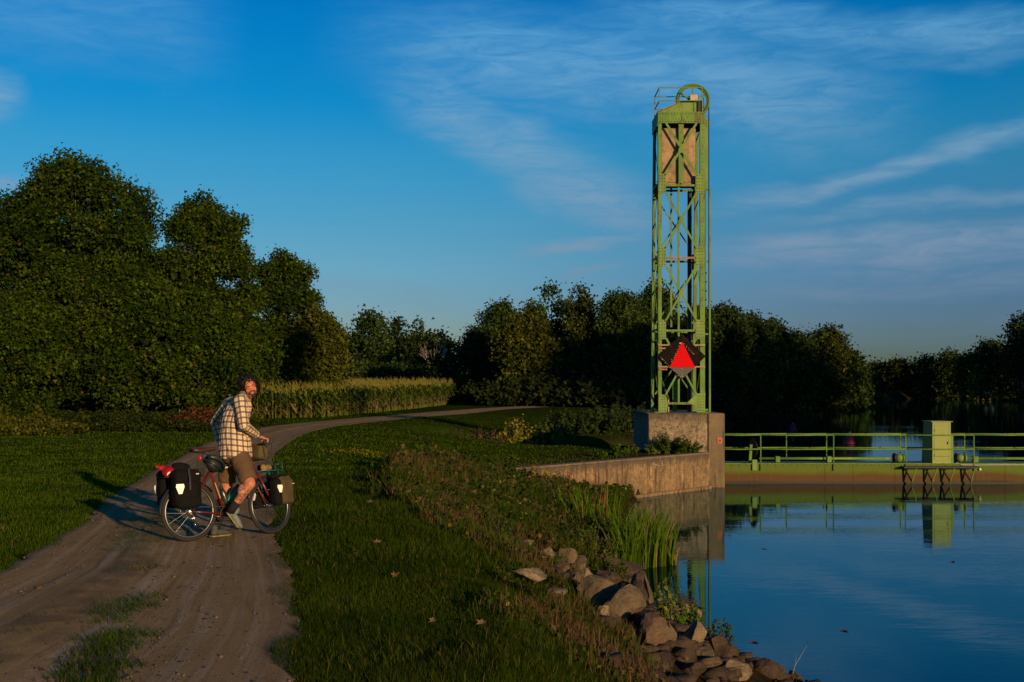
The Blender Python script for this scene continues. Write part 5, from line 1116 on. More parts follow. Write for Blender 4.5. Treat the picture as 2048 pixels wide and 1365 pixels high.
MB().tube([(0, 0, -.1), (.10, .1, .16), (.27, .2, .38)], [.004, .003, .001], 4).tube([(.10, .1, .16), (.12, .12, .30)], [.002, .001], 4).build('stem', M_palebark, st)
# ------------------------------------------------------------------ loaded touring bicycle
HD = R(41); LEAN = R(-5); BO = Vector((-3.635, 12.86, .022))
BM = Matrix.Translation(BO) @ Matrix.Rotation(HD, 4, 'Z') @ Matrix.Rotation(LEAN, 4, 'X')
bike = empty('touring_bicycle', BO, (LEAN, 0, HD), label='red steel touring bicycle with teal front rack, held upright by the man', cat='bicycle')
def glossy(name, col, rough=.3, metal=0.0, spec=.5):
    m, t = material(name); out(t, t.node('ShaderNodeBsdfPrincipled', {'Base Color': (*col, 1), 'Roughness': rough, 'Metallic': metal, 'Specular IOR Level': spec}).outputs[0]); return m
M_frame = glossy('frame_red', (.12, .012, .008), .28); M_blk = glossy('black_part', (.012, .012, .013), .5); M_rub = simple('tyre_rubber', (.022, .020, .018), .8, var=.3, scale=30)
M_alu = glossy('silver_alloy', (.62, .60, .56), .28, 1.0); M_rim = glossy('rim_alloy', (.20, .19, .17), .4, 1.0); M_teal = glossy('teal_rack', (.010, .13, .12), .4); M_lea = glossy('saddle_leather', (.055, .022, .014), .45)
M_rlens = glossy('tail_lens', (.70, .01, .012), .3); M_hot = glossy('white_reflector', (.85, .82, .70), .4, 0, .3); M_decal = glossy('decal_white', (.55, .5, .45), .4)
def Bp(mb, name, mat, parent=None, smooth=True): return mb.build(name, mat, parent or bike, smooth)
RA = Vector((0, 0, .335)); FA0 = Vector((1.03, 0, .335)); BB = Vector((.44, 0, .275)); ST = Vector((.265, 0, .80)); HT = Vector((.785, 0, .885)); HB = Vector((.832, 0, .745))
sax = (HT - HB).normalized(); STEER = R(16); SM = Matrix.Translation(HB) @ Matrix.Rotation(STEER, 4, sax) @ Matrix.Translation(-HB)
def FR(x, y=None, z=None): return SM @ (Vector(x) if y is None else Vector((x, y, z)))
def wheel(c, ax, name_lab=None):
    o = Bp(MB().ring(c, ax, .287, .013, 48, 6, (1.0, 1.1)), 'wheel', M_rim)
    Bp(MB().ring(c, ax, .314, .022, 56, 10), 'tyre', M_rub, o); Bp(MB().disc(c, ax, .026, .07, 14).disc(c, ax, .012, .12, 10), 'hub', M_alu, o)
    axn = Vector(ax).normalized(); x = axn.cross(Vector((0, 0, 1))).normalized(); y = axn.cross(x); mb = MB()
    for k in range(28):
        a = 2 * math.pi * k / 28; s = 1 if k % 2 else -1; a2 = a + (.9 if k % 4 < 2 else -.9)
        mb.tube([c + axn * .028 * s + (x * math.cos(a2) + y * math.sin(a2)) * .024, c + (x * math.cos(a) + y * math.sin(a)) * .28], .0010, 3, False)
    Bp(mb, 'spokes', M_alu, o, False)['kind'] = 'stuff'; return o
wheel(RA, (0, 1, 0)); FA = FR(FA0); fax = (SM.to_3x3() @ Vector((0, 1, 0))); wheel(FA, fax)
fr_ = Bp(MB().tube([BB, ST, ST + (ST - BB).normalized() * .03], [.0165, .0165, .0165], 12).tube([ST - Vector((0, 0, .035)), HT - sax * .035], .0155, 12).tube([BB, HB + sax * .03], .018, 12)
         .tube([HB - sax * .012, HT + sax * .012], .021, 12).disc(BB, (0, 1, 0), .024, .075, 14), 'frame', M_frame)
for s in (-1, 1):
    Bp(MB().tube([BB + Vector((-.02, .025 * s, 0)), BB.lerp(RA, .55) + Vector((0, .05 * s, 0)), RA + Vector((0, .066 * s, 0))], [.011, .010, .008], 8), 'chainstay', M_frame, fr_)
    Bp(MB().tube([ST + Vector((-.01, .015 * s, -.03)), RA + Vector((0, .066 * s, .02))], [.009, .007], 8), 'seatstay', M_frame, fr_)
    Bp(MB().tube([FR(HB - sax * .02 + Vector((0, .045 * s, 0))), FR(Vector((.945, .056 * s, .50))), FR(Vector((1.015, .056 * s, .37))), FR(FA0 + Vector((0, .056 * s, 0)))], [.014, .012, .009, .008], 10), 'fork_blade', M_frame)
Bp(MB().bar(FR(HB - sax * .02 + Vector((0, -.055, 0))), FR(HB - sax * .02 + Vector((0, .055, 0))), .03, .03), 'fork_crown', M_frame, None, False)
Bp(MB().bar(ST.lerp(HT, .32) + Vector((0, -.0165, -.02)), ST.lerp(HT, .52) + Vector((0, -.0165, -.022)), .003, .014), 'lettering', M_decal, fr_, False)
Bp(MB().bar(BB.lerp(ST, .35) + Vector((0, -.017, 0)), BB.lerp(ST, .7) + Vector((0, -.017, 0)), .003, .010, (1, 0, 0)), 'lettering', glossy('decal_gold', (.45, .30, .10), .4), fr_, False)
# seatpost, saddle, lamp
SP = ST + (ST - BB).normalized() * .22 + Vector((-.0, 0, 0))
Bp(MB().tube([ST, SP], .0135, 10), 'seatpost', M_alu)
mb = MB(); n_ = 9; prof = [(-.15, .035), (-.14, .068), (-.10, .078), (-.05, .070), (0, .045), (.05, .028), (.10, .021), (.135, .018), (.15, .008)]
rows = [[mb.b.verts.new(SP + Vector((x + .0, w_ * math.cos(a), .045 - .04 * abs(math.cos(a)) ** 3 * (w_ / .07) + (.012 if x < -.08 else 0) - (.035 if math.sin(a) < 0 else 0)))) for a in [math.pi * 2 * k / 12 for k in range(12)]] for x, w_ in prof]
for i in range(len(rows) - 1):
    for k in range(12): mb.b.faces.new((rows[i][k], rows[i][(k + 1) % 12], rows[i + 1][(k + 1) % 12], rows[i + 1][k]))
mb.b.faces.new(rows[0]); mb.b.faces.new(rows[-1][::-1]); sad = Bp(mb, 'saddle', M_lea)
for s in (-1, 1): Bp(MB().tube([SP + Vector((-.13, .03 * s, .01)), SP + Vector((-.05, .022 * s, -.02)), SP + Vector((.04, .02 * s, -.02)), SP + Vector((.12, .005, .01))], .0035, 5), 'saddle_rail', M_alu, sad)
Bp(MB().ball(SP + Vector((-.05, -.015, -.075)), .026, 2, (.6, 1, 1.15)), 'tail_light', M_rlens); Bp(MB().tube([SP + Vector((-.03, 0, -.06)), SP + Vector((-.012, 0, -.10))], .006, 6), 'lamp_bracket', M_blk)
# cockpit
BC = HT + sax * .15; SC = Vector((.115, 0, .012)); hbm = MB()
Bp(MB().tube([FR(HT), FR(BC)], .014, 10).tube([FR(BC), FR(BC + SC)], .015, 10), 'stem', M_blk)
pts = [BC + SC + Vector(v) for v in [(-.09, -.30, .012), (-.05, -.27, .012), (0, -.15, .012), (0, 0, 0), (0, .15, .012), (-.05, .27, .012), (-.09, .30, .012)]]
Bp(MB().tube([FR(p) for p in pts], .0125, 10), 'handlebar', M_blk)
for s, (a, b) in ((-1, (0, 1)), (1, (5, 6))):
    pa = BC + SC + Vector((-.105, .305 * s, .012)); pb = BC + SC + Vector((-.025, .215 * s, .012))
    Bp(MB().tube([FR(pa), FR(pb)], .018, 10), 'grip', M_blk); q = BC + SC + Vector((.0, .19 * s, 0))
    Bp(MB().tube([FR(q), FR(q + Vector((.04, .02 * s, -.015))), FR(q + Vector((.0, .10 * s, -.03)))], .006, 6), 'brake_lever', M_alu)
    Bp(MB().tube([FR(q), FR(q + Vector((.13, -.02 * s, .02))), FR(q + Vector((.18, -.06 * s, -.10))), FR(q + Vector((.10, -.12 * s, -.25))), FR(Vector((.90, -.02 * s, .66)))], .0035, 5), 'brake_cable', M_blk)
# drivetrain (right side is -y)
Bp(MB().ring(BB + Vector((0, -.048, 0)), (0, 1, 0), .085, .006, 36, 4, (1.6, .5)).disc(BB + Vector((0, -.046, 0)), (0, 1, 0), .035, .012, 16), 'chainring', M_blk)
for s, a in ((-1, R(-72)), (1, R(108))):
    tip = BB + Vector((math.cos(a) * .165, .065 * s + (.02 * s), math.sin(a) * .165))
    Bp(MB().bar(BB + Vector((0, .062 * s, 0)), tip, .014, .026, (0, 1, 0)), 'crank_arm', M_alu, None, False)
    Bp(MB().box(tip + Vector((0, .05 * s, 0)), (.09, .09, .022), Matrix.Rotation(R(30 if s < 0 else 0), 3, 'Y'), .005), 'pedal', M_blk, None, False)
mb = MB(); mb.bar(BB + Vector((0, -.048, .086)), RA + Vector((0, -.045, .05)), .006, .010).bar(BB + Vector((0, -.048, -.086)), RA + Vector((.05, -.045, -.16)), .006, .010); Bp(mb, 'chain', M_blk, None, False)
Bp(MB().disc(RA + Vector((0, -.045, 0)), (0, 1, 0), .05, .012, 22).disc(RA + Vector((0, -.035, 0)), (0, 1, 0), .062, .008, 22), 'cassette', M_alu)
Bp(MB().bar(RA + Vector((.01, -.06, -.02)), RA + Vector((.045, -.058, -.15)), .012, .028, (0, 1, 0)).disc(RA + Vector((.012, -.058, -.08)), (0, 1, 0), .022, .01, 12).disc(RA + Vector((.045, -.058, -.15)), (0, 1, 0), .022, .01, 12), 'derailleur', M_alu)
def guard(c, M_, a0, a1, ax=(0, 1, 0)):
    mb = MB(); prev = None; N = 22
    for i in range(N + 1):
        a = a0 + (a1 - a0) * i / N; ring = [mb.b.verts.new(M_ @ (c + Vector((math.cos(a) * r_, y, math.sin(a) * r_)))) for y, r_ in ((-.027, .352), (0, .362), (.027, .352))]
        if prev:
            for k in range(2): mb.b.faces.new((prev[k], prev[k + 1], ring[k + 1], ring[k]))
        prev = ring
    o = Bp(mb, 'mudguard', M_blk); md = o.modifiers.new('s', 'SOLIDIFY'); md.thickness = .002
guard(RA, Matrix.Identity(4), R(35), R(185)); guard(FA0, SM, R(25), R(165))
# racks
mb = MB()
for s in (-1, 1):
    mb.tube([RA + Vector((0, .085 * s, .0)), Vector((-.08, .075 * s, .72)), Vector((-.12, .07 * s, .735))], .005, 6); mb.tube([RA + Vector((0, .085 * s, 0)), Vector((.06, .075 * s, .73))], .005, 6)
    mb.tube([Vector((.16, .05 * s, .735)), Vector((-.30, .06 * s, .735)), Vector((-.32, 0, .735))], .005, 6)
Bp(mb, 'rear_rack', M_blk)
mb = MB()
for s in (-1, 1):
    mb.tube([FR(FA0 + Vector((.0, .085 * s, 0))), FR(FA0 + Vector((-.03, .09 * s, .30))), FR(FA0 + Vector((-.04, .07 * s, .40)))], .007, 6); mb.tube([FR(FA0 + Vector((.0, .085 * s, 0))), FR(FA0 + Vector((.09, .09 * s, .28))), FR(FA0 + Vector((.12, .07 * s, .40)))], .007, 6)
    mb.tube([FR(FA0 + Vector((-.16, .07 * s, .41))), FR(FA0 + Vector((.20, .07 * s, .41)))], .006, 6); mb.tube([FR(FA0 + Vector((-.1, .095 * s, .18))), FR(FA0 + Vector((.14, .095 * s, .18)))], .006, 6)
for dx in (-.16, -.04, .08, .20): mb.tube([FR(FA0 + Vector((dx, -.07, .41))), FR(FA0 + Vector((dx, .07, .41)))], .005, 6)
mb.tube([FR(FA0 + Vector((.20, -.06, .41))), FR(FA0 + Vector((.21, -.06, .50))), FR(FA0 + Vector((.21, .06, .50))), FR(FA0 + Vector((.20, .06, .41)))], .005, 6)
Bp(mb, 'front_rack', M_teal)
# ------------------------------------------------------------------ bags, bottles, helmet
M_bagk = simple('black_fabric', (.008, .0075, .007), .9, spec=.1, var=.4, scale=8, bump=.3, bscale=20); M_olive = simple('olive_fabric', (.065, .047, .016), .8, var=.3, scale=6, bump=.3, bscale=15)
M_redbag = simple('red_fabric', (.28, .006, .009), .6, var=.3, scale=10, bump=.3, bscale=14); M_bagtan = simple('olive_bag', (.075, .056, .022), .8, var=.35, scale=9, bump=.3, bscale=20)
def soft(mb, name, mat, parent, M_, vox=.02, sm=6, disp=.008, fine=6.0):
    """round off a union of shapes into one soft surface"""
    me = mb.mesh(name); me.transform(M_); o = link(name, me, mat, None); r = o.modifiers.new('r', 'REMESH'); r.mode = 'VOXEL'; r.voxel_size = vox
    s = o.modifiers.new('s', 'SMOOTH'); s.iterations = sm; s.factor = .6; evalmesh(o); me = o.data
    if disp:
        for v in me.vertices: v.co += v.normal * disp * mnoise.noise(v.co * fine)
    me.polygons.foreach_set('use_smooth', [True] * len(me.polygons)); 
    if parent: o.parent = parent; o.matrix_parent_inverse = parent.matrix_basis.inverted()
    return o
def bagthing(name, c, label, cat, group=None, Mx=None):
    w_ = (BM if Mx is None else BM @ Mx) @ Vector(c); r = empty(name, w_, label=label, cat=cat, group=group); bpy.context.view_layer.update(); return r
I4 = Matrix.Identity(4)
def shield(cx, cy, cz, nrm, parent, Mx, sc=1.0, tilt=0):
    """pale shield-shaped reflector"""
    pr = [(-.034, .045), (.034, .045), (.040, .018), (.016, -.050), (-.016, -.050), (-.040, .018)]
    n_ = Vector(nrm).normalized(); x = n_.cross(Vector((0, 0, 1))).normalized(); y = x.cross(n_)
    pts = [Vector((cx, cy, cz)) + x * a * sc + y * b * sc for a, b in pr]; mb = MB(); mb.prism(pts, n_ * .006); me = mb.mesh('reflector'); me.transform(BM @ Mx)
    o = link('reflector', me, M_hot); o.parent = parent; o.matrix_parent_inverse = parent.matrix_basis.inverted()
def strap(pts, parent, Mx, w_=.018, mat=None):
    mb = MB()
    for a, b in zip(pts[:-1], pts[1:]): mb.bar(a, b, w_, .006, (0, 1, 0))
    me = mb.mesh('strap'); me.transform(BM @ Mx); o = link('strap', me, mat or M_blk); o.parent = parent; o.matrix_parent_inverse = parent.matrix_basis.inverted()
for s, lb in ((-1, 'big black rear pannier on the near side of the rear wheel'), (1, 'black rear pannier on the far side, behind the red bag')):
    th = .17; y = s * (.105 + th / 2); r = bagthing('pannier', (-.16, y, .45), lb, 'pannier', 'bicycle panniers')
    mb = MB().box((-.115, y, .575), (.315, th, .36), None, .03).box((-.11, y + s * .02, .45), (.28, th * 1.05, .14), None, .03).box((-.115, y, .755), (.325, th * 1.08, .11), Matrix.Rotation(R(3), 3, 'Y'), .04).box((-.12, y + s * .10, .58), (.20, .05, .20), None, .02)
    soft(mb, 'bag', M_bagk, r, BM, .014, 4, .007, 9)
    shield(-.235, y + s * (th / 2 + .024), .60, (-.35, s, .1), r, I4, 1.15)
    strap([(-.13, y + s * .110, .815), (-.13, y + s * .135, .70), (-.13, y + s * .135, .58)], r, I4, .02)
    if s < 0:
        mb = MB().box((-.02, y + s * .096, .755), (.035, .004, .012)); me = mb.mesh('label_tag'); me.transform(BM); o = link('label_tag', me, M_decal); o.parent = r; o.matrix_parent_inverse = r.matrix_basis.inverted()
r = bagthing('red_dry_bag', (-.38, 0.02, .80), 'bulging red bag strapped on the rear rack between black panniers', 'bag')
mb = MB().ball((-.25, -.03, .795), .075, 2, (.95, 1.0, .8)).ball((-.29, .01, .84), .045, 2, (1.2, .8, .8)).ball((-.345, .03, .86), .022, 2, (1.3, .6, .8)).ball((-.20, .03, .83), .05, 2); soft(mb, 'bag', M_redbag, r, BM, .012, 3, .02, 12)
mb = MB()
for k in range(3): mb.box((-.29 + k * .012, -.107, .77 + k * .008), (.006, .004, .035 - k * .006), Matrix.Rotation(R(25), 3, 'Y'))
me = mb.mesh('logo_marks'); me.transform(BM); o = link('logo_marks', me, M_hot); o.parent = r; o.matrix_parent_inverse = r.matrix_basis.inverted(); o['kind'] = 'stuff'
r = bagthing('black_roll', (-.22, 0, .80), 'black stuff sack lying on top of the rear rack', 'bag')
soft(MB().tube([(-.18, -.0, .815), (-.08, 0, .83), (.02, .0, .815)], [.065, .075, .05], 12), 'bag', M_bagk, r, BM, .014, 4, .014, 10)
for s, lb in ((-1, 'olive and black front pannier with pale reflector, near side'), (1, 'small black front pannier seen through the front wheel')):
    th = .14; y = s * (.10 + th / 2); cx = 1.07; r = bagthing('pannier', (cx, y, .35), lb, 'pannier', 'bicycle panniers', SM)
    soft(MB().box((cx - .085, y, .475), (.11, th, .32), None, .03), 'inner_bag', M_bagk, r, BM @ SM, .012, 3, .005, 9)
    soft(MB().box((cx + .06, y, .48), (.20, th * 1.05, .31), None, .03).box((cx + .05, y, .635), (.18, th * .6, .07), Matrix.Rotation(R(-8), 3, 'Y'), .02), 'outer_bag', M_olive if s < 0 else M_bagk, r, BM @ SM, .012, 3, .010, 9)
    soft(MB().box((cx - .02, y, .66), (.23, th * .5, .045), None, .01), 'roll_top', M_bagk, r, BM @ SM, .01, 3, .012, 12)
    shield(cx - .085, y + s * (th / 2 + .003), .51, (-.1, s, .05), r, SM, .95)
    if s > 0: shield(cx - .145, y - .02, .46, (-1, -.2, .05), r, SM, .9)
    if s < 0:
        mb = MB().box((cx + .13, y - th / 2 - .008, .56), (.04, .004, .008)); me = mb.mesh('label_tag'); me.transform(BM @ SM); o = link('label_tag', me, M_decal); o.parent = r; o.matrix_parent_inverse = r.matrix_basis.inverted()
r = bagthing('handlebar_bag', (.92, -.02, .93), 'olive handlebar bag hanging in front of the stem', 'bag', None, SM)
soft(MB().box((.89, -.03, .955), (.15, .24, .16), Matrix.Rotation(R(12), 3, 'Y'), .03).box((.895, -.03, 1.035), (.16, .25, .045), Matrix.Rotation(R(12), 3, 'Y'), .02), 'bag', M_bagtan, r, BM @ SM, .014, 4, .014, 9)
strap([(.865, -.158, 1.04), (.88, -.160, .90)], r, SM, .02, M_olive)
r = bagthing('rack_bundle', (1.04, 0, .76), 'tan and dark rolled bundle on the front rack', 'bundle', None, SM)
soft(MB().tube([(.92, -.06, .785), (1.10, .02, .79)], [.035, .04], 10), 'roll', simple('tan_fabric', (.28, .17, .06), .8, var=.4, scale=14), r, BM @ SM, .01, 2, .012, 14)
soft(MB().tube([(.96, .05, .79), (1.18, .03, .79)], [.04, .03], 10), 'roll', M_bagk, r, BM @ SM, .01, 2, .01, 14)
# bottles
def bottle(a, b, rad, mat, label, name='water_bottle'):
    a, b = Vector(a), Vector(b); r = bagthing(name, a, label, 'bottle'); d = b - a; m_ = MB().tube([a, a + d * .03, a + d * .72, a + d * .8, a + d * .84], [rad * .9, rad, rad, rad * .75, rad * .6], 16)
    for nm, q, mt in (('body', m_, mat), ('cap', MB().tube([a + d * .845, a + d * .95, b], [rad * .65, rad * .6, rad * .4], 14), M_blk)):
        me = q.mesh(nm); me.transform(BM); o = link(nm, me, mt, smooth=True); o.parent = r; o.matrix_parent_inverse = r.matrix_basis.inverted()
    return r
dd = (HB - BB).normalized(); up_ = Vector((-dd.z, 0, dd.x))
bottle(BB + dd * .13 + up_ * .065, BB + dd * .37 + up_ * .065, .040, glossy('green_bottle', (.008, .15, .075), .35), 'green water bottle in the cage above the down tube')
ds_ = (ST - BB).normalized(); uf = Vector((ds_.z, 0, -ds_.x))
bottle(BB + ds_ * .05 + uf * .06, BB + ds_ * .32 + uf * .06, .036, glossy('steel_black', (.03, .03, .03), .25), 'black flask in the cage on the seat tube')
Bp(MB().bar(BB + dd * .1 + up_ * .021, BB + dd * .28 + up_ * .021, .03, .006, (0, 1, 0)).ring(BB + dd * .26 + up_ * .065, dd, .042, .003, 16, 4), 'bottle_cage', M_blk); Bp(MB().bar(BB + ds_ * .04 + uf * .021, BB + ds_ * .2 + uf * .021, .03, .006, (0, 1, 0)).ring(BB + ds_ * .2 + uf * .06, ds_, .038, .003, 16, 4), 'bottle_cage', M_blk)
# helmet hanging behind the saddle tube
hc = Vector((.27, -.12, .865)); r = bagthing('helmet', hc, 'dark green and black cycling helmet hanging beside the top tube', 'helmet')
HR = Matrix.Rotation(R(35), 3, 'Y'); M_helm = glossy('helmet_green', (.006, .020, .012), .35)
mb = MB(); mb.ball(hc - HR @ Vector((0, 0, .02)), .090, 3, (1.15, .72, .85), HR); soft(mb, 'liner', M_blk, r, BM, .010, 1, 0)
for k in range(7):
    a = R(-66 + k * 22); pts = []
    for t_ in range(8, 173, 15):
        q = R(t_); pts.append(hc + HR @ Vector((.128 * math.cos(q), .088 * math.sin(a) * math.sin(q) ** .6, .108 * math.sin(q) * math.cos(a * .75) - .03)))
    mb = MB().tube(pts, [.008] + [.0115] * (len(pts) - 2) + [.008], 8); me = mb.mesh('shell_rib'); me.transform(BM); o = link('shell_rib', me, M_helm, smooth=True); o.parent = r; o.matrix_parent_inverse = r.matrix_basis.inverted()
mb = MB().tube([hc + HR @ Vector((.13 * math.cos(R(q)), .092 * math.sin(R(q)), -.035)) for q in range(0, 361, 24)], .012, 8); me = mb.mesh('shell_rim'); me.transform(BM); o = link('shell_rim', me, M_helm, smooth=True); o.parent = r; o.matrix_parent_inverse = r.matrix_basis.inverted()
mb = MB().tube([hc + Vector((.05, -.03, .05)), hc + Vector((-.05, .05, .10)), hc + Vector((-.12, .11, .13))], .004, 5); me = mb.mesh('strap'); me.transform(BM); o = link('strap', me, M_blk); o.parent = r; o.matrix_parent_inverse = r.matrix_basis.inverted()

# ------------------------------------------------------------------ the man
PR0 = Vector((-3.28, 13.15, 0.02)); man = empty('person', PR0, label='bearded man in plaid shirt and olive shorts straddling the bicycle, looking back', cat='person'); bpy.context.view_layer.update()
J = {k: at(*v) for k, v in dict(pelvis=(472, 914, 13.26), spine=(469, 868, 13.24), chest=(474, 822, 13.24), neck=(489, 790, 13.22), head=(499.5, 775, 13.20),
     rs=(481, 802, 13.05), re=(487, 851, 12.95), rw=(524, 873, 13.07), rh=(532, 878, 13.16), ls=(459, 807, 13.42), le=(430, 846, 13.60), lw=(442, 886, 13.47), lh=(452, 893, 13.38),
     rhip=(481, 917, 13.16), rk=(500, 961, 12.98), ra=(464, 1019, 12.97), lhip=(459, 917, 13.38), lk=(452, 975, 13.40), la=(434, 1052, 13.30)).items()}
J['lk'].z = .53; J['rk'].z = .66
gp = BM @ FR(BC + SC + Vector((-.06, -.26, .012))); J['rh'] = gp + Vector((.02, .02, .035)); J['rw'] = gp + Vector((-.065, -.045, .085))
PI_ = Matrix.Translation(-PR0)
def cap(mb, a, ra, b, rb, seg=12):
    a, b = Vector(a), Vector(b); mb.ball(a, ra, 2); mb.ball(b, rb, 2); mb.tube([a, b], [ra, rb], seg); return mb
def loc(o): o.data.transform(PI_) ; o.parent = man; return o
def remesh(mb, name, mat, vox, sm=5, fac=.5):
    me = mb.mesh(name); o = link(name, me, mat); r = o.modifiers.new('r', 'REMESH'); r.mode = 'VOXEL'; r.voxel_size = vox; s = o.modifiers.new('s', 'SMOOTH'); s.iterations = sm; s.factor = fac
    evalmesh(o); o.data.polygons.foreach_set('use_smooth', [True] * len(o.data.polygons)); return o
# head frame: x = face right, y = face forward, z = up
fw = Vector((.40, -.90, -.12)).normalized(); upv = Vector((-.30, .02, .95)); upv = (upv - fw * upv.dot(fw)).normalized(); rt = fw.cross(upv).normalized()
HM = Matrix((rt, fw, upv)).transposed(); HC = J['head']
def H_(x, y, z): return HC + HM @ Vector((x, y, z))
def hball(mb, c, r, sc, rot=None): return mb.ball(H_(*c), r, 3, sc, HM if rot is None else HM @ rot)
mb = MB()
hball(mb, (0, -.012, .035), 1, (.076, .095, .088)); hball(mb, (0, .022, -.03), 1, (.062, .070, .085)); hball(mb, (0, .052, -.085), 1, (.034, .032, .026)); hball(mb, (0, .080, .0), 1, (.012, .012, .030)); hball(mb, (0, .094, -.018), 1, (.014, .016, .012))
for s in (-1, 1):
    hball(mb, (s * .030, .066, .026), 1, (.024, .014, .009)); hball(mb, (s * .040, .055, -.022), 1, (.024, .022, .022)); hball(mb, (s * .077, -.01, -.005), 1, (.010, .020, .032))
cap(mb, J['neck'] - Vector((0, 0, .05)), .066, H_(0, -.01, -.07), .058)
cap(mb, J['neck'] - Vector((.0, 0, .08)), .08, J['chest'], .13); cap(mb, J['chest'], .13, J['pelvis'], .13)
for a, b, c, r1, r2, r3 in (('rs', 're', 'rw', .052, .042, .030), ('ls', 'le', 'lw', .052, .042, .030)):
    cap(mb, J['chest'] + Vector((0, 0, .08)), .08, J[a], .055); cap(mb, J[a], r1, J[b], r2); cap(mb, J[b], r2, J[c], r3)
for h_, k, a, rr in (('rhip', 'rk', 'ra', (.095, .064, .040)), ('lhip', 'lk', 'la', (.095, .064, .040))):
    cap(mb, J['pelvis'], .12, J[h_], .10); cap(mb, J[h_], rr[0], J[k], rr[1]); cap(mb, J[k], .060, J[a], rr[2])
    cf = J[k].lerp(J[a], .32) + Vector((-.022, -.01, 0)); mb.ball(cf, .055, 2, (1, 1, 1.7))
# hands: right one closes on the grip, left one on the hip
def hand(w0, h0, side, curl_c=None):
    d = (h0 - w0).normalized(); upz = (Vector((0, 0, 1)) - d * d.z).normalized(); lat = d.cross(upz).normalized() * side
    pc = w0 + d * .055; mb.ball(pc, 1, 2, (.040, .048, .018), Matrix((lat, d, upz)).transposed())
    cap(mb, w0, .028, pc, .024, 8)
    for i, L in enumerate((.070, .080, .074, .058)):
        o = (i - 1.5) * .0225; k0 = w0 + d * .088 + lat * o + upz * .004; k1 = k0 + d * L * .45 + upz * .004; k2 = k1 + d * L * .20 - upz * L * .38; k3 = k2 - d * L * .22 - upz * L * .22
        cap(mb, k0, .0105, k1, .0100, 6); cap(mb, k1, .0100, k2, .0095, 6); cap(mb, k2, .0095, k3, .0085, 6)
    t0 = w0 + d * .03 + lat * -.036; t1 = t0 + d * .035 - lat * .022 - upz * .012; t2 = t1 + d * .032 - upz * .016; cap(mb, t0, .013, t1, .0115, 6); cap(mb, t1, .0115, t2, .0095, 6)
hand(J['rw'], J['rh'], 1); hand(J['lw'], J['lh'], -1)
# skin
m, t = material('skin'); oc = t.node('ShaderNodeTexCoord').outputs['Object']; zc_ = t.node('ShaderNodeSeparateColor', {0: t.node('ShaderNodeAttribute', attribute_name='Zone').outputs['Color']})
c = t.mix(t.smooth(t.noise(oc, 14, 4, .6), .4, .7), (.47, .18, .095, 1), (.39, .13, .065, 1))
c = t.mix(zc_.outputs[1], c, (.50, .13, .075, 1))
tt_ = t.m('MULTIPLY', zc_.outputs[0], t.smooth(t.noise(oc, 17, 3, .65, 2.2), .50, .56)); c = t.mix(t.m('MULTIPLY', tt_, .82), c, (.045, .045, .045, 1))
pr = t.node('ShaderNodeBsdfPrincipled', {'Base Color': c, 'Roughness': .5, 'Specular IOR Level': .35, 'Subsurface Weight': .12, 'Subsurface Radius': (.6, .2, .1), 'Subsurface Scale': .02}); out(t, pr.outputs[0]); M_skin = m
body = remesh(mb, 'body', M_skin, .0075, 4, .5)
vv = np.array([v.co[:] for v in body.data.vertices]); z3 = np.zeros((len(vv), 4), np.float32); z3[:, 3] = 1
def dseg(P_, a, b): a, b = np.array(a), np.array(b); d = b - a; q = np.clip(((P_ - a) @ d) / (d @ d), 0, 1); return np.linalg.norm(P_ - a - q[:, None] * d, axis=1), q
dd_, q_ = dseg(vv, J['rk'], J['ra']); z3[:, 0] = ((dd_ < .095) & (q_ > .12) & (q_ < .97)) * 1.0
dd_, q_ = dseg(vv, J['re'], J['rw']); z3[:, 0] = np.maximum(z3[:, 0], (dd_ < .06) * .8)
hcn = np.linalg.norm(vv - np.array(H_(0, .05, -.005)), axis=1); z3[:, 1] = np.clip(1.4 - hcn / .06, 0, 1) * .7
at_ = body.data.color_attributes.new('Zone', 'FLOAT_COLOR', 'POINT'); at_.data.foreach_set('color', z3.ravel()); loc(body)
# eyes, brows, mouth
for s in (-1, 1):
    o = MB().ball(H_(s * .028, .071, .006), .009, 2, (1.3, .8, .45), HM).build('eye', glossy('eye_dark' if s < 0 else 'eye_dark_b', (.02, .012, .01), .2)); o.data.transform(PI_); o.parent = man
    o = MB().tube([H_(s * .012, .082, .024), H_(s * .030, .080, .031), H_(s * .048, .066, .027)], [.004, .005, .003], 6).build('eyebrow', M_blk); o.data.transform(PI_); o.parent = man
M_teeth = glossy('teeth', (.30, .20, .15), .5)
o = MB().ball(H_(0, .088, -.047), 1, 2, (.015, .005, .004), HM).build('mouth', M_teeth, smooth=True); o.data.transform(PI_); o.parent = man
def hairmat(name, c0, c1):
    m, t = material(name); oc = t.node('ShaderNodeTexCoord').outputs['Object']; c = t.ramp(t.noise(t.mapping(oc, (30, 30, 90)), 1.5, 4, .7), [(.4, c0), (.65, c1)])
    out(t, t.node('ShaderNodeBsdfPrincipled', {'Base Color': c, 'Roughness': .6, 'Specular IOR Level': .25}).outputs[0]); return m
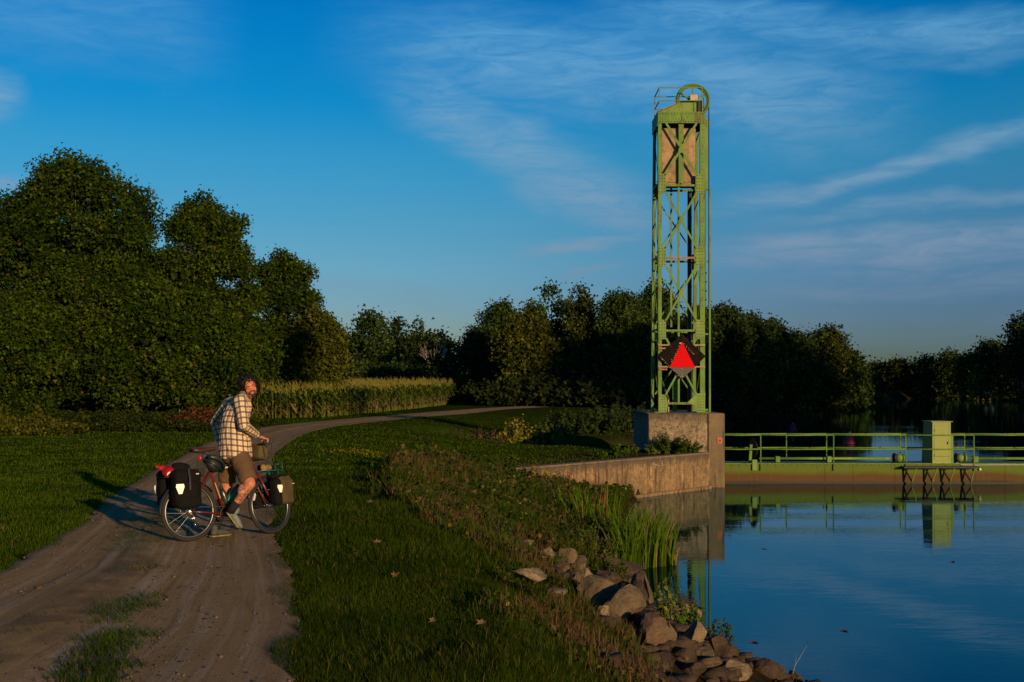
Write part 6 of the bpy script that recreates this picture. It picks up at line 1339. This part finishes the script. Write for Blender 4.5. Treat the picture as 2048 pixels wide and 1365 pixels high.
def fuzzy(blobs, name, mat, vox, amp, freq, tufts=0, tl=.03):
    mb = MB()
    for c, sc in blobs: hball(mb, c, 1, sc)
    o = remesh(mb, name, mat, vox, 1, .3); r = random.Random(4)
    for v in o.data.vertices: v.co += v.normal * amp * mnoise.noise(v.co * freq)
    if tufts:
        b = bmesh.new(); b.from_mesh(o.data); b.faces.ensure_lookup_table(); fs = [f for f in b.faces]; new = []
        for k in range(tufts):
            f = fs[r.randrange(len(fs))]; c = f.calc_center_median(); n_ = (f.normal + Vector((r.gauss(0, .5), r.gauss(0, .5), r.gauss(0, .5) - .2))).normalized(); sd = n_.cross(Vector((r.random(), r.random(), r.random()))).normalized() * .004; new.append((c - sd, c + sd, c + n_ * tl * r.uniform(.5, 1.2)))
        for q in new: b.faces.new([b.verts.new(p) for p in q])
        b.to_mesh(o.data); b.free()
    return loc(o)
M_hair = hairmat('dark_hair', (.006, .004, .003), (.018, .012, .009)); M_beard = hairmat('beard', (.012, .008, .006), (.05, .036, .026)); M_grey = hairmat('grey_beard', (.08, .065, .05), (.26, .21, .16))
fuzzy([((0, -.030, .058), (.084, .096, .082)), ((0, -.005, .108), (.068, .052, .030)), ((-.068, -.035, .02), (.036, .052, .085)), ((.066, -.03, .03), (.034, .052, .08)), ((0, -.085, -.01), (.078, .052, .095)), ((-.05, -.08, -.07), (.045, .04, .045)), ((.05, -.08, -.06), (.04, .04, .04)),
       ((-.062, .030, .085), (.026, .034, .036)), ((.070, .030, .065), (.026, .036, .046)), ((.03, .035, .112), (.03, .03, .022)), ((.086, .0, .03), (.018, .025, .04)), ((.0, -.10, .06), (.085, .06, .07)), ((-.085, -.05, -.02), (.03, .04, .06)), ((.088, -.02, .07), (.028, .045, .05)), ((.05, -.02, .125), (.045, .05, .03))], 'hair', M_hair, .008, .024, 34, 1500, .045)
fuzzy([((0, .058, -.088), (.040, .033, .034)), ((0, .05, -.112), (.028, .024, .018)), ((-.050, .016, -.055), (.015, .034, .045)), ((.050, .016, -.055), (.015, .034, .045)), ((0, .086, -.034), (.030, .012, .008)), ((-.030, .077, -.052), (.010, .012, .020)), ((.030, .077, -.052), (.010, .012, .020))], 'beard', M_beard, .006, .006, 60, 500, .012)
fuzzy([((.030, .070, -.092), (.016, .020, .024)), ((.052, .034, -.075), (.011, .020, .028))], 'beard_grey_patch', M_grey, .006, .005, 60, 160, .012)
# shirt
sh = (J['rs'] - J['ls']); shn = Vector((sh.x, sh.y, 0)).normalized(); chf = Vector((-shn.y, shn.x, 0));
if chf.x < 0: chf = -chf
AX = J['chest']; M_rot = Matrix((shn, chf, Vector((0, 0, 1)))).transposed()
def ering(mb, c, a, b, n=28, wob=0): return [mb.b.verts.new(c + shn * a * math.cos(q) + chf * b * math.sin(q) + Vector((0, 0, wob * math.sin(2 * q + 1)))) for q in [2 * math.pi * k / n for k in range(n)]]
cz_ = lambda z: Vector((np.interp(z, [.9, 1.05, 1.35, 1.55, 1.7], [J['pelvis'].x + .0, J['pelvis'].x - .01, J['spine'].x - .005, J['chest'].x + .02, J['neck'].x]), np.interp(z, [.9, 1.05, 1.35, 1.55, 1.7], [13.26, 13.26, 13.24, 13.24, 13.22]), z))
mb = MB(); prof = [(.955, .215, .185, .02), (1.02, .215, .188, .012), (1.10, .212, .180, 0), (1.20, .208, .172, 0), (1.30, .208, .165, 0), (1.40, .212, .160, 0), (1.48, .218, .152, 0), (1.56, .205, .130, 0), (1.61, .150, .100, 0), (1.645, .085, .080, 0)]
rg = [ering(mb, cz_(z), a, b, 28, w_) for z, a, b, w_ in prof]
for i in range(len(rg) - 1):
    for k in range(28): mb.b.faces.new((rg[i][k], rg[i][(k + 1) % 28], rg[i + 1][(k + 1) % 28], rg[i + 1][k]))
mb.b.faces.new(rg[0]); mb.b.faces.new(rg[-1][::-1])
SE = {'rs': J['rs'], 're': J['re'], 'rw': J['re'].lerp(J['rw'], .93), 'ls': J['ls'], 'le': J['le'], 'lw': J['le'].lerp(J['lw'], .9)}
cap(mb, cz_(1.56), .10, SE['rs'], .078); cap(mb, SE['rs'], .078, SE['re'], .066); cap(mb, SE['re'], .064, SE['rw'], .044)
cap(mb, cz_(1.56), .10, SE['ls'], .078); cap(mb, SE['ls'], .076, SE['le'], .064); cap(mb, SE['le'], .062, SE['lw'], .046)
cap(mb, J['neck'] - Vector((0, 0, .055)), .075, J['neck'] - Vector((0, 0, .01)), .070)
shirt = remesh(mb, 'shirt', None, .0115, 5, .5); P_ = np.array([v.co[:] for v in shirt.data.vertices])
segs = [('rs', 're'), ('re', 'rw'), ('ls', 'le'), ('le', 'lw')]; D_ = []; Q_ = []
for a, b in segs: d0, q0 = dseg(P_, SE[a], SE[b]); D_.append(d0); Q_.append(q0)
D_ = np.array(D_); Q_ = np.array(Q_); best = D_.argmin(0)
ctr = np.array([cz_(z)[:] for z in P_[:, 2]]); rel = P_ - ctr; ang = np.arctan2(rel @ np.array(chf), rel @ np.array(shn)); radt = np.hypot(rel[:, 0], rel[:, 1])
lat_ = np.abs(rel @ np.array(shn)); uvp = np.stack([ang * .20, P_[:, 2] + .015 * np.sin(ang * 2), ang * 0], 1); slv = (D_.min(0) < .088) & ((radt > .19) | (lat_ > .175) | (best == 1) | (best == 3))
for i, (a, b) in enumerate(segs):
    k = slv & (best == i); A_, B_ = np.array(SE[a]), np.array(SE[b]); d = B_ - A_; L = np.linalg.norm(d); d /= L; x = np.cross(d, [0.1, 1, .05]); x /= np.linalg.norm(x); y = np.cross(d, x); r_ = P_[k] - A_
    uvp[k] = np.stack([np.arctan2(r_ @ y, r_ @ x) * .066, (r_ @ d) + i * .3, np.zeros(k.sum())], 1)
for v, u, s_k in zip(shirt.data.vertices, uvp, slv):
    f = mnoise.noise(Vector((u[0] * 22, u[1] * 5, 3))) * .013 + mnoise.noise(v.co * 13) * .008 + mnoise.noise(v.co * 30) * .003; v.co += v.normal * f * (.8 if s_k else 1.1)
at_ = shirt.data.color_attributes.new('Plaid', 'FLOAT_COLOR', 'POINT'); c4 = np.ones((len(P_), 4), np.float32); c4[:, :3] = uvp; at_.data.foreach_set('color', c4.ravel())
m, t = material('plaid_cloth'); sp = t.node('ShaderNodeSeparateXYZ', {0: t.node('ShaderNodeAttribute', attribute_name='Plaid').outputs['Vector']}).outputs
def band(v, per, off, hw): return t.m('SUBTRACT', 1.0, t.smooth(t.m('ABSOLUTE', t.m('SUBTRACT', t.m('FRACT', t.m('ADD', t.m('DIVIDE', v, per), off + 10)), .5)), hw * .7, hw * 1.3))
PRD = .066; c = t.mix(0.0, (.66, .50, .29, 1), (.66, .50, .29, 1))
for v in (sp[0], sp[1]):
    c = t.mix(t.m('MULTIPLY', band(v, PRD, 0, .15), .78), c, (.060, .045, .06, 1)); c = t.mix(t.m('MULTIPLY', band(v, PRD, .14, .035), .75), c, (.03, .03, .06, 1)); c = t.mix(t.m('MULTIPLY', band(v, PRD, .5, .03), .5), c, (.30, .16, .09, 1))
out(t, t.node('ShaderNodeBsdfPrincipled', {'Base Color': c, 'Roughness': .9, 'Specular IOR Level': .1}).outputs[0]); shirt.data.materials.append(m); shirt.data.materials.clear(); shirt.data.materials.append(m); M_plaid = m; loc(shirt)
# watch
o = MB().ring(J['rw'].lerp(J['re'], .0), J['rw'] - J['re'], .031, .006, 20, 6, (1, 1.8)).build('watch', M_blk); o.data.transform(PI_); o.parent = man
# shorts
mb = MB()
mb.ball(J['pelvis'] + Vector((0, 0, .02)), 1, 3, (.185, .165, .13), M_rot)
for h_, k, q, r1, r2 in (('rhip', 'rk', .84, .118, .098), ('lhip', 'lk', .66, .115, .100)):
    a = J[h_]; b = J[h_].lerp(J[k], q); mb.ball(a, r1, 2); d = (b - a).normalized(); mb.tube([a, a.lerp(b, .5), b, b + d * .02], [r1, (r1 + r2) / 2 + .004, r2, r2 * .98], 20)
so_ = remesh(mb, 'shorts', simple('olive_shorts', (.105, .060, .026), .85, var=.25, scale=7, bump=.2, bscale=12), .012, 3, .5)
for v in so_.data.vertices: v.co += v.normal * (mnoise.noise(v.co * 9) * .012 + mnoise.noise(v.co * 24) * .004)
loc(so_)
# socks and shoes
M_sock = simple('black_sock', (.012, .012, .013), .9)
for k, a in (('rk', 'ra'), ('lk', 'la')):
    d = (J[k] - J[a]).normalized(); o = MB().tube([J[a] - d * .03, J[a] + d * .03, J[a] + d * .10], [.050, .047, .050], 14).build('sock', M_sock, smooth=True); o.data.transform(PI_); o.parent = man
M_sho = simple('shoe_grey', (.16, .19, .19), .7, var=.5, scale=22); M_sole = simple('shoe_sole', (.26, .22, .03), .7, var=.8, scale=18); M_sho2 = simple('shoe_dark', (.055, .06, .06), .7, var=.3)
def shoe(heel, toe, upv_, mat, soff=0):
    heel, toe = Vector(heel), Vector(toe); d = (toe - heel).normalized(); u = (Vector(upv_) - d * d.dot(Vector(upv_))).normalized(); l = d.cross(u); L = (toe - heel).length; Mx = Matrix((l, d, u)).transposed()
    mb = MB(); mb.ball(heel + d * .05 + u * .045, 1, 2, (.038, .050, .045), Mx); mb.ball(heel + d * L * .5 + u * .045, 1, 2, (.042, .09, .040), Mx); mb.ball(heel + d * (L - .07) + u * .036, 1, 2, (.050, .068, .032), Mx); cap(mb, heel + d * .06 + u * .05, .040, heel + d * .05 + u * .105, .042)
    o = remesh(mb, 'shoe', mat, .008, 3, .5); loc(o)
    mb = MB(); pr = [(0, .030), (.04, .040), (.10, .036), (.17, .048), (.22, .048), (.26, .036), (.285, .012)]; sc = L / .285
    pts = [heel + d * a * sc + l * b for a, b in pr] + [heel + d * a * sc - l * b for a, b in pr[::-1]]; mb.prism(pts, u * .014)
    s_ = mb.build('sole', M_sole); s_.data.transform(PI_); s_.parent = o
    mb = MB()
    for i in range(8):
        for j in (-1, 0, 1): mb.box(heel + d * (.03 + i * .031) * sc + l * j * .024 - u * .003, (.014, .012, .007), Mx)
    q = mb.build('tread', M_sho2); q.data.transform(PI_); q.parent = o; q['kind'] = 'stuff'
    mb = MB()
    for i in range(4): mb.bar(heel + d * (.12 + i * .022) * sc + u * (.083 - i * .006) - l * .03, heel + d * (.12 + i * .022) * sc + u * (.083 - i * .006) + l * .03, .006, .006)
    q = mb.build('laces', M_sho2); q.data.transform(PI_); q.parent = o; q['kind'] = 'stuff'
lh = Vector((-3.50, 13.22, .022)); shoe(lh, lh + Vector((.175, .215, 0)), (0, 0, 1), M_sho2)
tpw = BM @ (BB + Vector((math.cos(R(-72)) * .165 - .0, -.135, math.sin(R(-72)) * .165)))
dsh = Vector((.45, .42, -.78)).normalized(); hp = tpw - dsh * .19 + Vector((.0, 0, .03)); shoe(hp, hp + dsh * .28, Vector((.75, .25, .6)), M_sho)
print('GRIP', BM @ FR(BC + SC + Vector((-.06, -.26, .012))), 'HAND', J['rh'], 'ANKLE', J['ra'], 'HEEL', hp, 'PEDAL', tpw)
